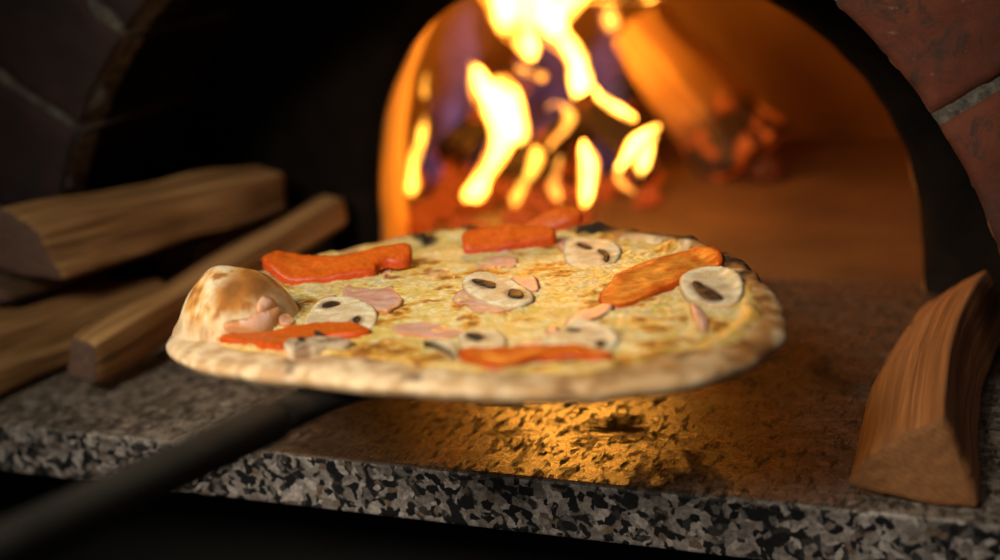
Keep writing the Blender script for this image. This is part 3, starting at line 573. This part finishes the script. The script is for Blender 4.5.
o = axis_log((-.085, .57, .080), (-.025, .545, .016), .014, .019, 'burning_log', M['charred'], M['charred'], 5.3)
tag(o, 'dark log end at the foot of the right flames', 'burning log', BG)
def ember_mesh(seed, r):
    bm = bmesh.new(); bmesh.ops.create_icosphere(bm, subdivisions=3, radius=1)
    for v in bm.verts:
        q = v.co.copy(); k_ = 1 + .35*NZ(q*1.3 + Vector((seed, 0, 0))) + .15*NZ(q*3.1 + Vector((0, seed, 0)))
        v.co = Vector((round(q.x*2.2)/2.2*.5 + q.x*.5, q.y, q.z*.75))*k_*r
    me = bpy.data.meshes.new('ember'); bm.to_mesh(me); bm.free(); me.materials.append(M['ember'])
    me.polygons.foreach_set('use_smooth', [True]*len(me.polygons)); return me
EM = [ember_mesh(s*3.7, 1.) for s in range(5)]
spots = []
tries = 0
while len(spots) < 44 and tries < 4000:
    tries += 1
    x = random.uniform(-.27, .0); y = random.uniform(.40, .63)
    if math.hypot((x + .14)/.13, (y - .52)/.13) > 1: continue
    r = random.uniform(.006, .013)
    if any(math.hypot(x - a, y - b) < (r + c_)*.95 for a, b, c_ in spots): continue
    spots.append((x, y, r))
for i, (x, y, r) in enumerate(spots):
    e = bpy.data.objects.new('ember', EM[i % 5]); link(e)
    e.location = (x, y, r*.62); e.scale = (r, r, r); e.rotation_euler.z = random.uniform(0, 6)
    tag(e, 'lump of glowing charcoal on the oven floor around the fire', 'ember', 'glowing embers under the fire')
for (x, y, z, r, lab) in ((.062, .60, .009, .013, 'dark charcoal lump lying right of the big leaning log'),):
    e = bpy.data.objects.new('ember', EM[1]); link(e); e.location = (x, y, z); e.scale = (r, r, r)
    tag(e, lab, 'ember')
    e.data = e.data.copy(); e.data.materials[0] = M['charred']

# ------------------------------------------------------------------ flames
def spline(pts, n):
    out = []
    P_ = [pts[0]] + pts + [pts[-1]]
    for s in range(len(pts) - 1):
        a, b, c_, d = P_[s:s + 4]
        for q in range(n):
            t = q/n
            out.append([.5*((2*b[k]) + (-a[k] + c_[k])*t + (2*a[k] - 5*b[k] + 4*c_[k] - d[k])*t*t + (-a[k] + 3*b[k] - 3*c_[k] + d[k])*t**3) for k in range(4)])
    out.append(list(pts[-1])); return out
def flame(pts, mat, parent, seed, name='flame', depth=1.0):
    sp = spline(pts, 6); vs = []; fs = []; m = 18
    for s, (x, y, z, r) in enumerate(sp):
        r = max(r, .0006)
        y2 = y + .012*NZ(Vector((seed, z*20, 0)))
        for i in range(m):
            a = 2*PI*i/m; q = Vector((math.cos(a)*1.2 + seed, math.sin(a)*1.2, z*28)); w = 1 + .32*NZ(q)
            vs.append((x + r*w*math.cos(a), y2 + r*w*depth*math.sin(a), z + .25*r*NZ(q*1.3)))
    for s in range(len(sp) - 1):
        for i in range(m): fs.append((s*m + i, s*m + (i + 1) % m, (s + 1)*m + (i + 1) % m, (s + 1)*m + i))
    fs.append(tuple(range(m))); fs.append(tuple(range((len(sp) - 1)*m, len(sp)*m)))
    o = fix_normals(mesh_obj(name, vs, fs, mat, parent))
    return o
fire = empty('fire', (-.12, .52, 0)); tag(fire, 'tall bright yellow-white flames rising from the logs in the oven chamber', 'fire')
for i, f_ in enumerate(FLAME):
    f2 = [[p[0] + .12, p[1] - .52, p[2], p[3]] for p in f_]
    flame(f2, M['flameo'] if i in FL_ORANGE else (M['flamem'] if i in FL_MID else M['flame']), fire, i*1.7)
for i, f_ in enumerate(HAZE):
    f2 = [[p[0] + .12, p[1] - .52, p[2], p[3]] for p in f_]
    o = flame(f2, M['haze'], fire, 30 + i*1.7, 'flame', .6); o['label'] = 'thin violet flame'

# ------------------------------------------------------------------ the pizza
def polar(tab):
    tab = sorted(tab); A = [t[0] for t in tab]; Rr = [t[1] for t in tab]
    # smooth periodic resample
    N = 360; out = []
    ext = [(a - 2*PI, r) for a, r in tab] + tab + [(a + 2*PI, r) for a, r in tab]
    for i in range(N):
        th = -PI + 2*PI*i/N
        for k_ in range(len(ext) - 1):
            if ext[k_][0] <= th < ext[k_ + 1][0]:
                t = (th - ext[k_][0])/max(1e-6, ext[k_ + 1][0] - ext[k_][0]); out.append(lerp(ext[k_][1], ext[k_ + 1][1], t)); break
    for _ in range(14): out = [(out[i - 1] + 2*out[i] + out[(i + 1) % N])/4 for i in range(N)]
    return out
RO_T, RI_T = polar([tuple(t) for t in ROUT]), polar([tuple(t) for t in RIN])
def pl(T, th):
    t = ((th + PI) % (2*PI))/(2*PI)*360; i = int(t) % 360; f = t - int(t); return lerp(T[i], T[(i + 1) % 360], f)
BUB = (-.1190, -.0580)
def bubble(x, y):
    dx, dy = x - BUB[0], y - BUB[1]
    # long axis runs away from the camera
    a = dx*.93 + dy*.36; b = -dx*.36 + dy*.93
    d = math.hypot(a/.032, b/.042)
    return .030*max(0., 1 - d**2.2)**.8 if d < 1 else 0.
def surf(x, y):
    """height of the dough top, without toppings"""
    r = math.hypot(x, y); th = math.atan2(y, x); R_ = pl(RO_T, th); Ri = min(pl(RI_T, th), R_*.93)
    base = .0075 + .0012*fbm(x*18, y*18)
    back = max(0., math.sin(th)); 
    crest = .0128 + .0035*back - .0022*max(0., -math.sin(th)) + .0022*NZ(Vector((math.cos(th)*4, math.sin(th)*4, 2))) + .001*NZ(Vector((x*60, y*60, 4)))
    t = (r - Ri*.90)/max(.004, (R_ - Ri*.90))
    if t > 0:
        k_ = sstep(0, .45, t); base = lerp(base, crest, k_)
    for cx, cy, rr, hh in CHAR:
        d = math.hypot(x - cx, y - cy)/rr
        if d < 1.2: base += hh*.6*math.exp(-d*d*2.2)
    return base, R_, Ri, t
def spotv(x, y):
    v = 0
    for cx, cy, a, b in SPOT:
        dx, dy = x - cx, y - cy
        if abs(dx) > .03 or abs(dy) > .03: continue
        d = math.hypot((dx*.91 + dy*.41)/a, (-dx*.41 + dy*.91)/b)
        if d < 2.2:
            v = max(v, max(0., 1.25 - d + .9*NZ(Vector((x*240, y*240, 1.)))))
    return min(1., v)
def crust_color(x, y, z, t, top=True):
    c = (.62, .39, .19)
    n = fbm(x*40, y*40, z*40); n2 = fbm(x*120, y*120, z*120)
    c = mixc(c, (.90, .69, .43), sstep(-.2, .25, n2))
    th = math.atan2(y, x)
    c = mixc(c, (.50, .29, .15), sstep(.0, .5, n)*.55)
    c = mixc(c, (.14, .085, .055), sstep(.20, .36, fbm(x*60 + 9, y*60, z*60))*.75)
    # left flank more toasted grey-brown
    c = mixc(c, (.30, .20, .13), .55*sstep(-.10, -.17, x)*sstep(-.1, .3, n2 + .15))
    # golden inner lip
    if top and t < .75:
        c = mixc(c, (.72, .36, .08), sstep(.75, .25, t)*sstep(-.15, .30, fbm(x*30, y*30, 5))*.9)
    # right and back rims browned
    bk = max(sstep(.3, .9, math.sin(th)), sstep(.60, .9, math.cos(th + .35)))
    if top: c = mixc(c, (.55, .26, .06), bk*sstep(-.2, .15, fbm(x*50, y*50, 8))*(.9 if t < .8 else .5)); c = mixc(c, (.20, .08, .02), bk*sstep(.08, .3, fbm(x*80, y*80, 8))*.9)
    for cx, cy, rr, hh in CHAR:
        d = math.hypot(x - cx, y - cy)/rr*.75
        if d < 1.6: c = mixc(c, (.020, .013, .009), sstep(1.6, .9, d + .3*n2))
    s = spotv(x, y)
    if top and s > 0: c = mixc(c, (.42, .17, .035), s*.9)
    b = bubble(x, y)
    if top and b > .003:
        k_ = sstep(.003, .012, b)
        m1 = fbm(x*60, y*60, z*60); m2 = fbm(x*130, y*110, z*130 + 5)
        cb = mixc((.88, .74, .48), (.74, .38, .08), sstep(-.16, .12, m1 + .5*m2 + .16*sstep(.012, .026, b) - .30*sstep(-.108, -.092, x)))
        cb = mixc(cb, (.40, .15, .03), sstep(-.02, .22, m1*.6 + m2 + .12*sstep(.018, .026, b) - .2*sstep(-.108, -.092, x)))
        for (qx, qy, qr) in ((-.1010, -.0640, .0068), (-.1080, -.0760, .0045)):
            d = math.hypot(x - qx, (y - qy)*.6)/qr
            cb = mixc(cb, (.05, .025, .012), sstep(1.3, .5, d + .5*m2)*.97); cb = mixc(cb, (.45, .17, .03), sstep(2.4, 1.2, d + 1.*m2)*.6)
        c = mixc(c, cb, k_)
    return c
pizza = empty('pizza'); pm = Matrix([[PZ[1][i][j] for j in range(3)] + [PZ[0][i]] for i in range(3)] + [[0, 0, 0, 1]]) @ Matrix.Scale(PSC, 4); pizza.matrix_world = pm
tag(pizza, 'round pizza with tomato, mushroom and ham, held over the slab on a peel', 'pizza')
def build_crust():
    NT_ = 420; tops = [i/120*.93 for i in range(120)] + [.93 + .07*math.sin(PI/2*q/12) for q in range(0, 13)]
    vs = []; cols = []; m = 0
    bots = [.93 + .07*math.cos(PI/2*q/10) for q in range(1, 11)] + [.8, .55, .3, .1]
    for i in range(NT_):
        th = -PI + 2*PI*i/NT_; R_ = pl(RO_T, th) + .0012*NZ(Vector((math.cos(th)*9, math.sin(th)*9, 0))); m = 0
        for t in tops:
            x, y = t*R_*math.cos(th), t*R_*math.sin(th); h, _, Ri, tt = surf(x*.999, y*.999)
            h += bubble(x, y)
            zm = .0062
            if t > .93: q = (t - .93)/.07; h = zm + (h - zm)*math.sqrt(max(0., 1 - q*q))
            vs.append((x, y, h)); cols.append(crust_color(x, y, h, tt)); m += 1
        for t in bots:
            x, y = t*R_*math.cos(th), t*R_*math.sin(th); q = max(0, (t - .93)/.07); zm = .0062
            h = zm - zm*math.sqrt(max(0., 1 - q*q)) + .0006*NZ(Vector((x*40, y*40, 0)))
            c = crust_color(x, y, h, 1., False)
            vs.append((x, y, h)); cols.append(mixc(c, (.40, .24, .12), .25)); m += 1
    fs = []
    for i in range(NT_):
        a = i*m; b = ((i + 1) % NT_)*m
        for j in range(m - 1):
            fs.append((a + j, b + j, b + j + 1, a + j + 1))
    fs.append(tuple(i*m + m - 1 for i in range(NT_)))
    o = mesh_obj('crust', vs, fs, M['crust'], pizza, cols=cols); return fix_normals(o)
build_crust()
def cheese_h(x, y, fine=True):
    b, R_, Ri, t = surf(x, y)
    h = b + .0030 + .0014*fbm(x*75, y*75, 1.5, 2) + bubble(x, y)*.96
    if fine: h += (.0009)*abs(NZ(Vector((x*190, y*190, 3)))) + .0005*NZ(Vector((x*420, y*420, 9)))
    return h
def build_cheese():
    NT_ = 460; NR_ = 135; vs = []; cols = []
    for i in range(NT_):
        th = -PI + 2*PI*i/NT_; Ri = min(pl(RI_T, th), pl(RO_T, th)*(.925 - .045*max(0., math.sin(th + .3))))*(1.0 + .030*NZ(Vector((math.cos(th)*7, math.sin(th)*7, 3))) + .018*NZ(Vector((math.cos(th)*22, math.sin(th)*22, 3))))
        for j in range(NR_ + 1):
            t = j/NR_; x, y = t*Ri*math.cos(th), t*Ri*math.sin(th); h = cheese_h(x, y)
            if t > .94: h -= ((t - .94)/.06)**2*.0034
            bb = bubble(x, y); h -= .010*sstep(.002, .006, bb)
            vs.append((x, y, h))
            n = fbm(x*45, y*45, 2); n2 = fbm(x*150, y*150, 6, 2)
            c = mixc((.84, .66, .19), (.94, .86, .48), sstep(-.3, .25, n2 + .2*fbm(x*300, y*300, 1, 2)))
            c = mixc(c, (.84, .62, .14), sstep(.02, .38, n)*.8)
            c = mixc(c, (.76, .38, .05), sstep(.17, .32, fbm(x*46 + 3, y*46, 4) + .13*n2)*.85)
            c = mixc(c, (.38, .14, .02), sstep(.29, .40, fbm(x*46 + 3, y*46, 4) + .15*n2)*.9)
            c = mixc(c, (.78, .44, .08), sstep(.88, 1., t + .06*n)*.7)
            s = spotv(x, y)
            c = mixc(c, (.74, .36, .05), sstep(.08, .4, s)*.9); c = mixc(c, (.30, .11, .02), sstep(.45, .95, s)*.9)
            for cx, cy, rr, hh in CHAR:
                d = math.hypot(x - cx, y - cy)/rr
                if d < 1.6: c = mixc(c, (.03, .018, .010), sstep(1.4, .8, d + .5*n2))
            cols.append(c)
    m = NR_ + 1; fs = []
    for i in range(NT_):
        a = i*m; b = ((i + 1) % NT_)*m
        for j in range(1, NR_): fs.append((a + j, b + j, b + j + 1, a + j + 1))
        fs.append((a, b + 1, a + 1)) if i else fs.append((a, b + 1, a + 1))
    o = mesh_obj('cheese', vs, fs, M['cheese'], pizza, cols=cols); return fix_normals(o)
build_cheese()

def smooth_poly(pts, it=2):
    for _ in range(it):
        out = []
        for i in range(len(pts)):
            a, b = pts[i], pts[(i + 1) % len(pts)]
            out.append((a[0]*.75 + b[0]*.25, a[1]*.75 + b[1]*.25)); out.append((a[0]*.25 + b[0]*.75, a[1]*.25 + b[1]*.75))
        pts = out
    return pts
def inside(p, poly):
    c_ = False; j = len(poly) - 1
    for i in range(len(poly)):
        if (poly[i][1] > p[1]) != (poly[j][1] > p[1]) and p[0] < (poly[j][0] - poly[i][0])*(p[1] - poly[i][1])/(poly[j][1] - poly[i][1]) + poly[i][0]: c_ = not c_
        j = i
    return c_
def dseg(p, poly):
    best = 9; 
    for i in range(len(poly)):
        ax, ay = poly[i]; bx, by = poly[(i + 1) % len(poly)]
        dx, dy = bx - ax, by - ay; L2 = dx*dx + dy*dy or 1e-12
        t = max(0, min(1, ((p[0] - ax)*dx + (p[1] - ay)*dy)/L2)); d = math.hypot(p[0] - ax - dx*t, p[1] - ay - dy*t)
        if d < best: best = d
    return best
def slice_mesh(name, poly, thick, rnd, lift, colf, mat, parent, warp=0., seed=0., step=.0016, tiltf=None, it=2, soft=.6, onb=False):
    poly = smooth_poly(poly, it); n = len(poly)
    # even resample of the outline
    per = [math.dist(poly[i], poly[(i + 1) % n]) for i in range(n)]; T = sum(per); k_ = max(16, int(T/.0014)); rs = []; i = 0; acc = 0
    for q in range(k_):
        s = T*q/k_
        while acc + per[i] < s: acc += per[i]; i += 1
        f = (s - acc)/(per[i] or 1); a, b = poly[i], poly[(i + 1) % n]; rs.append((lerp(a[0], b[0], f), lerp(a[1], b[1], f)))
    n = len(rs); pts = [Vector(p) for p in rs]
    xs = [p[0] for p in rs]; ys = [p[1] for p in rs]
    for d0 in (.0004, .0010):      # inner offset rows come from a fine grid of points near the rim
        pass
    x = min(xs)
    row = 0
    while x < max(xs):
        y = min(ys) + (step/2 if row % 2 else 0)
        while y < max(ys):
            if inside((x, y), rs) and dseg((x, y), rs) > step*.45: pts.append(Vector((x, y)))
            y += step
        x += step*.87; row += 1
    V, E_, F_, *_r = mgeo.delaunay_2d_cdt(pts, [(i, (i + 1) % n) for i in range(n)], [tuple(range(n))], 1, 1e-7)
    cxm = sum(xs)/n; cym = sum(ys)/n
    vs = []; cols = []; bd = []
    for v in V:
        d = dseg((v.x, v.y), rs); q = min(1, d/rnd)
        pr = thick*(.45 + .55*math.sqrt(max(0, 1 - (1 - q)**2)))
        hb = cheese_h(v.x, v.y, False); bb_ = bubble(v.x, v.y); hb += min(bb_, .002) - bb_*.96
        hb = .0112 + soft*(hb - .0112)
        if onb: hb += max(0, bb_ - .002) + .0008
        if tiltf: hb += tiltf(v.x, v.y)
        h = hb + lift + pr + warp*fbm(v.x*70 + seed, v.y*70, seed, 2)
        vs.append((v.x, v.y, h)); cols.append(colf(v.x, v.y, d)); bd.append(d < 1e-6)
    fs = [tuple(f) for f in F_]
    # walls: boundary edges
    cnt = {}
    for f in fs:
        for i in range(len(f)):
            e = (f[i], f[(i + 1) % len(f)]); key = tuple(sorted(e)); cnt.setdefault(key, []).append(e)
    low = {}
    def lowv(i, lev):
        if (i, lev) in low: return low[(i, lev)]
        x_, y_, z_ = vs[i]; low[(i, lev)] = len(vs)
        vs.append((x_, y_, z_ - thick*.45 - (.0035 if lev else .0))); cols.append(colf(x_, y_, 0.)); return low[(i, lev)]
    for key, es in cnt.items():
        if len(es) == 1:
            a, b = es[0]; a1, b1, a2, b2 = lowv(a, 0), lowv(b, 0), lowv(a, 1), lowv(b, 1)
            fs.append((b, a, a1, b1)); fs.append((b1, a1, a2, b2))
    o = mesh_obj(name, vs, fs, mat, parent, cols=cols); fix_normals(o); return o

def tomato_col(poly, pale=1.):
    def f(x, y, d):
        n = fbm(x*110, y*110, 4, 2); c = (.66, .120, .009)
        if d < .0012: c = (.52, .065, .006)
        c = mixc(c, (.76, .19, .016), sstep(.0030, .006, d + .003*n)*.8*pale)
        c = mixc(c, (.70, .27, .035), sstep(.007, .011, d + .010*n)*.9*pale)
        c = mixc(c, (.66, .10, .01), sstep(.05, .25, n)*sstep(.004, .006, d)*.7)
        return c
    return f
TL = {'behind the left bubble': 'orange tomato slice lying beside the left bubble', 'at the back edge': 'tomato slice at the middle of the back edge',
      'farthest': 'farthest tomato slice, on the back rim', 'right big': 'large tomato slice on the right side with a mushroom on it',
      'front left': 'long tomato slice at the left front', 'front centre': 'long tomato slice at the front rim'}
def flat_tilt(px, py, k_):
    return lambda x, y: k_*((y - py)*.91 - (x - px)*.41)
for i, (key, poly) in enumerate(TOM.items()):
    back = key in ('behind the left bubble', 'at the back edge', 'farthest')
    cxm = sum(p[0] for p in poly)/len(poly); cym = sum(p[1] for p in poly)/len(poly)
    tf = flat_tilt(cxm, cym, .03)
    if back:      # these slices stand up against the rim, leaning toward the camera side
        kk = {'behind the left bubble': .45, 'at the back edge': .8, 'farthest': .7}[key]; sh = .34/(.34 + .94*kk)*(.62 if kk > .5 else .72); of = .004 if kk > .5 else .002
        vv = [-x*.41 + y*.91 for x, y in poly]; v0 = min(vv)
        poly = [(x + .41*((v - v0)*(1 - sh) - of), y - .91*((v - v0)*(1 - sh) - of)) for (x, y), v in zip(poly, vv)]
        tf = (lambda kk, v0: (lambda x, y: kk*(-x*.41 + y*.91 - v0)))(kk, v0 + of)
    o = slice_mesh('tomato_slice', poly, .0024 if not back else .0022, .0008, .0002 if not back else .001, tomato_col(poly, 1. if key == 'right big' else .3), M['tomato'], pizza, .0014, i*3.1, soft=.8 if back else .45, tiltf=tf)
    o['label'] = TL[key]
def ham_col(x, y, d):
    n = fbm(x*120, y*120, 7, 2); c = mixc((.72, .40, .30), (.80, .52, .42), sstep(-.1, .3, n))
    c = mixc(c, (.50, .19, .06), sstep(.0011, .0003, d)); return c
def ham_pale(x, y, d):
    n = fbm(x*120, y*120, 7, 2); return mixc((.84, .50, .36), (.90, .62, .48), sstep(-.1, .3, n)) if d > .0006 else (.66, .30, .12)
def ham_burnt(x, y, d):
    n = fbm(x*120, y*120, 7, 2); c = mixc((.74, .48, .30), (.62, .30, .10), sstep(-.05, .25, n)); return mixc(c, (.30, .11, .02), sstep(.25, .4, n))
for i, (key, poly) in enumerate(HAM.items()):
    slice_mesh('ham_slice', poly, .0012, .0006, {'d': .0012, 'c': .0004, 'f': -.0012, 'g': -.0016, 'i': -.0008}.get(key, -.0003), ham_burnt if key in 'g' else (ham_pale if key in 'cd' else ham_col), M['ham'], pizza, .0006 if key in 'cde' else .0018, 40 + i*2.3, onb=key in 'cde')
def mush_col_for(gills):
    gg = [smooth_poly(g, 1) for g in gills]
    def f(x, y, d):
        n = fbm(x*150, y*150, 2, 2); n3 = fbm(x*420, y*420, 5, 2)
        c = mixc((.76, .62, .37), (.97, .89, .64), sstep(-.2, .2, n))
        c = mixc(c, (.70, .52, .30), sstep(.0050, .0085, d + .002*n)*.45)
        g = min([dseg((x, y), q) for q in gg] or [1])
        c = mixc(c, (.30, .19, .11), sstep(.0032, .0004, g + .0016*n3 + .0008*n)*.85)
        return mixc(c, (.42, .25, .11), sstep(.0009, .0003, d)*.85)
    return f
def mush_burnt(x, y, d):
    n = fbm(x*150, y*150, 2, 2); return mixc((.70, .56, .38), (.26, .15, .08), sstep(-.05, .15, n))
def gill_col(x, y, d):
    n = fbm(x*300, y*300, 2, 2); return mixc((.030, .020, .014), (.10, .065, .04), sstep(0., .4, n))
ML = {'centre': 'oval mushroom slice in the centre with two dark gill patches', 'left': 'mushroom slice at the left between ham and tomato', 'right': 'mushroom slice overlapping the big right tomato slice',
      'back': 'mushroom slice near the back rim', 'front': 'mushroom slice behind the front tomato slice', 'front left of centre': 'mushroom slice with one dark patch left of the front tomato',
      'folded': 'half-buried folded mushroom slice near the front rim', 'chunk': 'mottled burnt mushroom piece on the front left tomato'}
for i, (key, (poly, gills)) in enumerate(MUSH.items()):
    lift = .0016 if key in ('right', 'chunk') else .0002
    if key == 'right': lift = .0022
    if key == 'centre': lift = .0012
    cxm = sum(p[0] for p in poly)/len(poly); cym = sum(p[1] for p in poly)/len(poly)
    tf = flat_tilt(cxm, cym, .05)
    o = slice_mesh('mushroom_slice', poly, .0016, .0007, lift, mush_burnt if key in ('chunk',) else mush_col_for(gills), M['mush'], pizza, .0009, 80 + i*2.1, tiltf=tf)
    o['label'] = ML[key]
    for g in gills:
        mx = sum(p[0] for p in g)/len(g); my = sum(p[1] for p in g)/len(g)
        g = [(mx + (p[0] - mx)*(1.12 + .5*NZ(Vector((p[0]*500, p[1]*500, 1)))), my + (p[1] - my)*(1.12 + .5*NZ(Vector((p[0]*500, p[1]*500, 4))))) for p in g]
        gg = slice_mesh('gills', g, .0007, .0006, lift + .0016, gill_col, M['mush'], o, .0009, 80 + i*2.1, step=.0011, tiltf=tf, it=1)
        gg['label'] = 'dark brown gills'

# ------------------------------------------------------------------ the peel
peel = empty('pizza_peel', PEEL[0]); tag(peel, 'dark iron pizza peel under the pizza, long handle reaching to lower left', 'pizza peel')
def blade():
    # round thin blade in the plane of the pizza, narrowing into a neck toward the handle
    vs = []; fs = []; N = 96; L0 = pm.inverted() @ Vector(PEEL[0])
    nd = Vector((L0.x, L0.y)).normalized(); a0 = math.atan2(nd.y, nd.x)
    out = []
    for i in range(N):
        a = 2*PI*i/N; da = (a - a0 + PI) % (2*PI) - PI; r = .098
        out.append((r*math.cos(a), r*math.sin(a)))
    for lev, z in ((1, -.0008), (0, -.0026)):
        for rr in (1., .985, .6, .0):
            for x, y in out: vs.append(pm @ Vector((x*rr - .006, y*rr, z if rr < 1 else -.0017)))
    m = N
    for q in (0, 4):
        for s in range(3):
            for i in range(N):
                a = (q + s)*m + i; b = (q + s)*m + (i + 1) % m; fs.append((a, b, b + m, a + m))
    vs = [v - Vector(PEEL[0]) for v in vs]
    bm = bmesh.new(); bv = [bm.verts.new(v) for v in vs]
    for f in fs:
        try: bm.faces.new([bv[i] for i in f])
        except ValueError: pass
    bmesh.ops.remove_doubles(bm, verts=bm.verts, dist=1e-5); bmesh.ops.recalc_face_normals(bm, faces=bm.faces)
    me = bpy.data.meshes.new('blade'); bm.to_mesh(me); bm.free(); me.materials.append(M['iron'])
    return link(bpy.data.objects.new('blade', me), peel)
blade()
def sweep(name, pts, mat, n=28, parent=None):
    # pts: (point, half width, half height); flattened oval section, capped
    vs = []; fs = []
    for k_, (p, w, h) in enumerate(pts):
        a = pts[max(0, k_ - 1)][0]; b = pts[min(len(pts) - 1, k_ + 1)][0]; d = (b - a).normalized(); sd = d.cross(Vector((0, 0, 1))).normalized(); up = sd.cross(d)
        for i in range(n):
            t = 2*PI*i/n; ct, st = math.cos(t), math.sin(t)
            ct = math.copysign(abs(ct)**.8, ct); st = math.copysign(abs(st)**.8, st)
            vs.append(p + sd*w*ct + up*h*st)
    for k_ in range(len(pts) - 1):
        for i in range(n): fs.append((k_*n + i, k_*n + (i + 1) % n, (k_ + 1)*n + (i + 1) % n, (k_ + 1)*n + i))
    fs.append(tuple(range(n))); fs.append(tuple(range((len(pts) - 1)*n, len(pts)*n)))
    return fix_normals(mesh_obj(name, vs, fs, mat, parent))
P0, P1, P2 = [Vector(p) for p in PEEL]
dirh = (P2 - P0).normalized()
def onh(t): return P0.lerp(P2, t) - P0
blc = (pm @ Vector((0.0, -.06, -.003))) - P0
sweep('neck', [(onh(0) + (blc - onh(0))*.75, .034, .0012), (onh(0) + (blc - onh(0))*.35, .026, .0016), (onh(0), .0162, .0026), (onh(.10), .0115, .0045), (onh(.22), .0088, .0058), (onh(.30), .0083, .0062)], M['iron'], parent=peel)
sweep("handle", [(onh(.26), .0083, .007), (onh(.27), .0090, .0076), (onh(.6), .0088, .0076), (onh(.9), .0083, .0076), (onh(1.15), .0083, .0076), (onh(2.3), .0083, .0076), (onh(2.31), .0078, .007)], M["handle"], parent=peel)
peel.location = P0

# ------------------------------------------------------------------ light
wd = bpy.data.worlds.new('World'); bpy.context.scene.world = wd; wd.use_nodes = True
bg = wd.node_tree.nodes['Background']; bg.inputs[0].default_value = (.9, .93, 1., 1); bg.inputs[1].default_value = .02
def area(name, loc, target, size, power, col):
    L_ = bpy.data.lights.new(name, 'AREA'); L_.shape = 'DISK'; L_.size = size; L_.energy = power; L_.color = col
    o = link(bpy.data.objects.new(name, L_)); o.location = loc
    o.rotation_euler = (Vector(target) - Vector(loc)).to_track_quat('-Z', 'Y').to_euler(); return o
def spot(name, loc, target, cone, power, col, rad):
    L_ = bpy.data.lights.new(name, 'SPOT'); L_.spot_size = math.radians(cone); L_.spot_blend = 1.; L_.shadow_soft_size = rad; L_.energy = power; L_.color = col
    o = link(bpy.data.objects.new(name, L_)); o.location = loc
    o.rotation_euler = (Vector(target) - Vector(loc)).to_track_quat('-Z', 'Y').to_euler(); return o
spot('kitchen_spotlight', LAMP[0], LAMP[3], LAMP[4], LAMP[2], (1., .88, .70), LAMP[1])
area('ceiling_lamp', (.3, -1.3, 1.6), (0, .1, 0), .6, LAMP[5], (1., .90, .78))

# ------------------------------------------------------------------ camera
cd = bpy.data.cameras.new('Camera'); cam = link(bpy.data.objects.new('Camera', cd))
r, u, fw = CAM['R']
cam.matrix_world = Matrix([[r[i], u[i], -fw[i], CAM['loc'][i]] for i in range(3)] + [[0, 0, 0, 1]])
cd.sensor_width = 36; cd.lens = 1389/1000*36; cd.clip_start = .01
cd.dof.use_dof = True; cd.dof.focus_distance = FOCUS; cd.dof.aperture_fstop = FSTOP
bpy.context.scene.camera = cam
vsn = bpy.context.scene.view_settings
bpy.context.scene.display_settings.display_device = 'sRGB'
vsn.view_transform = 'Standard'; vsn.look = 'None'; vsn.exposure = EXPO; vsn.gamma = 1; vsn.use_curve_mapping = False
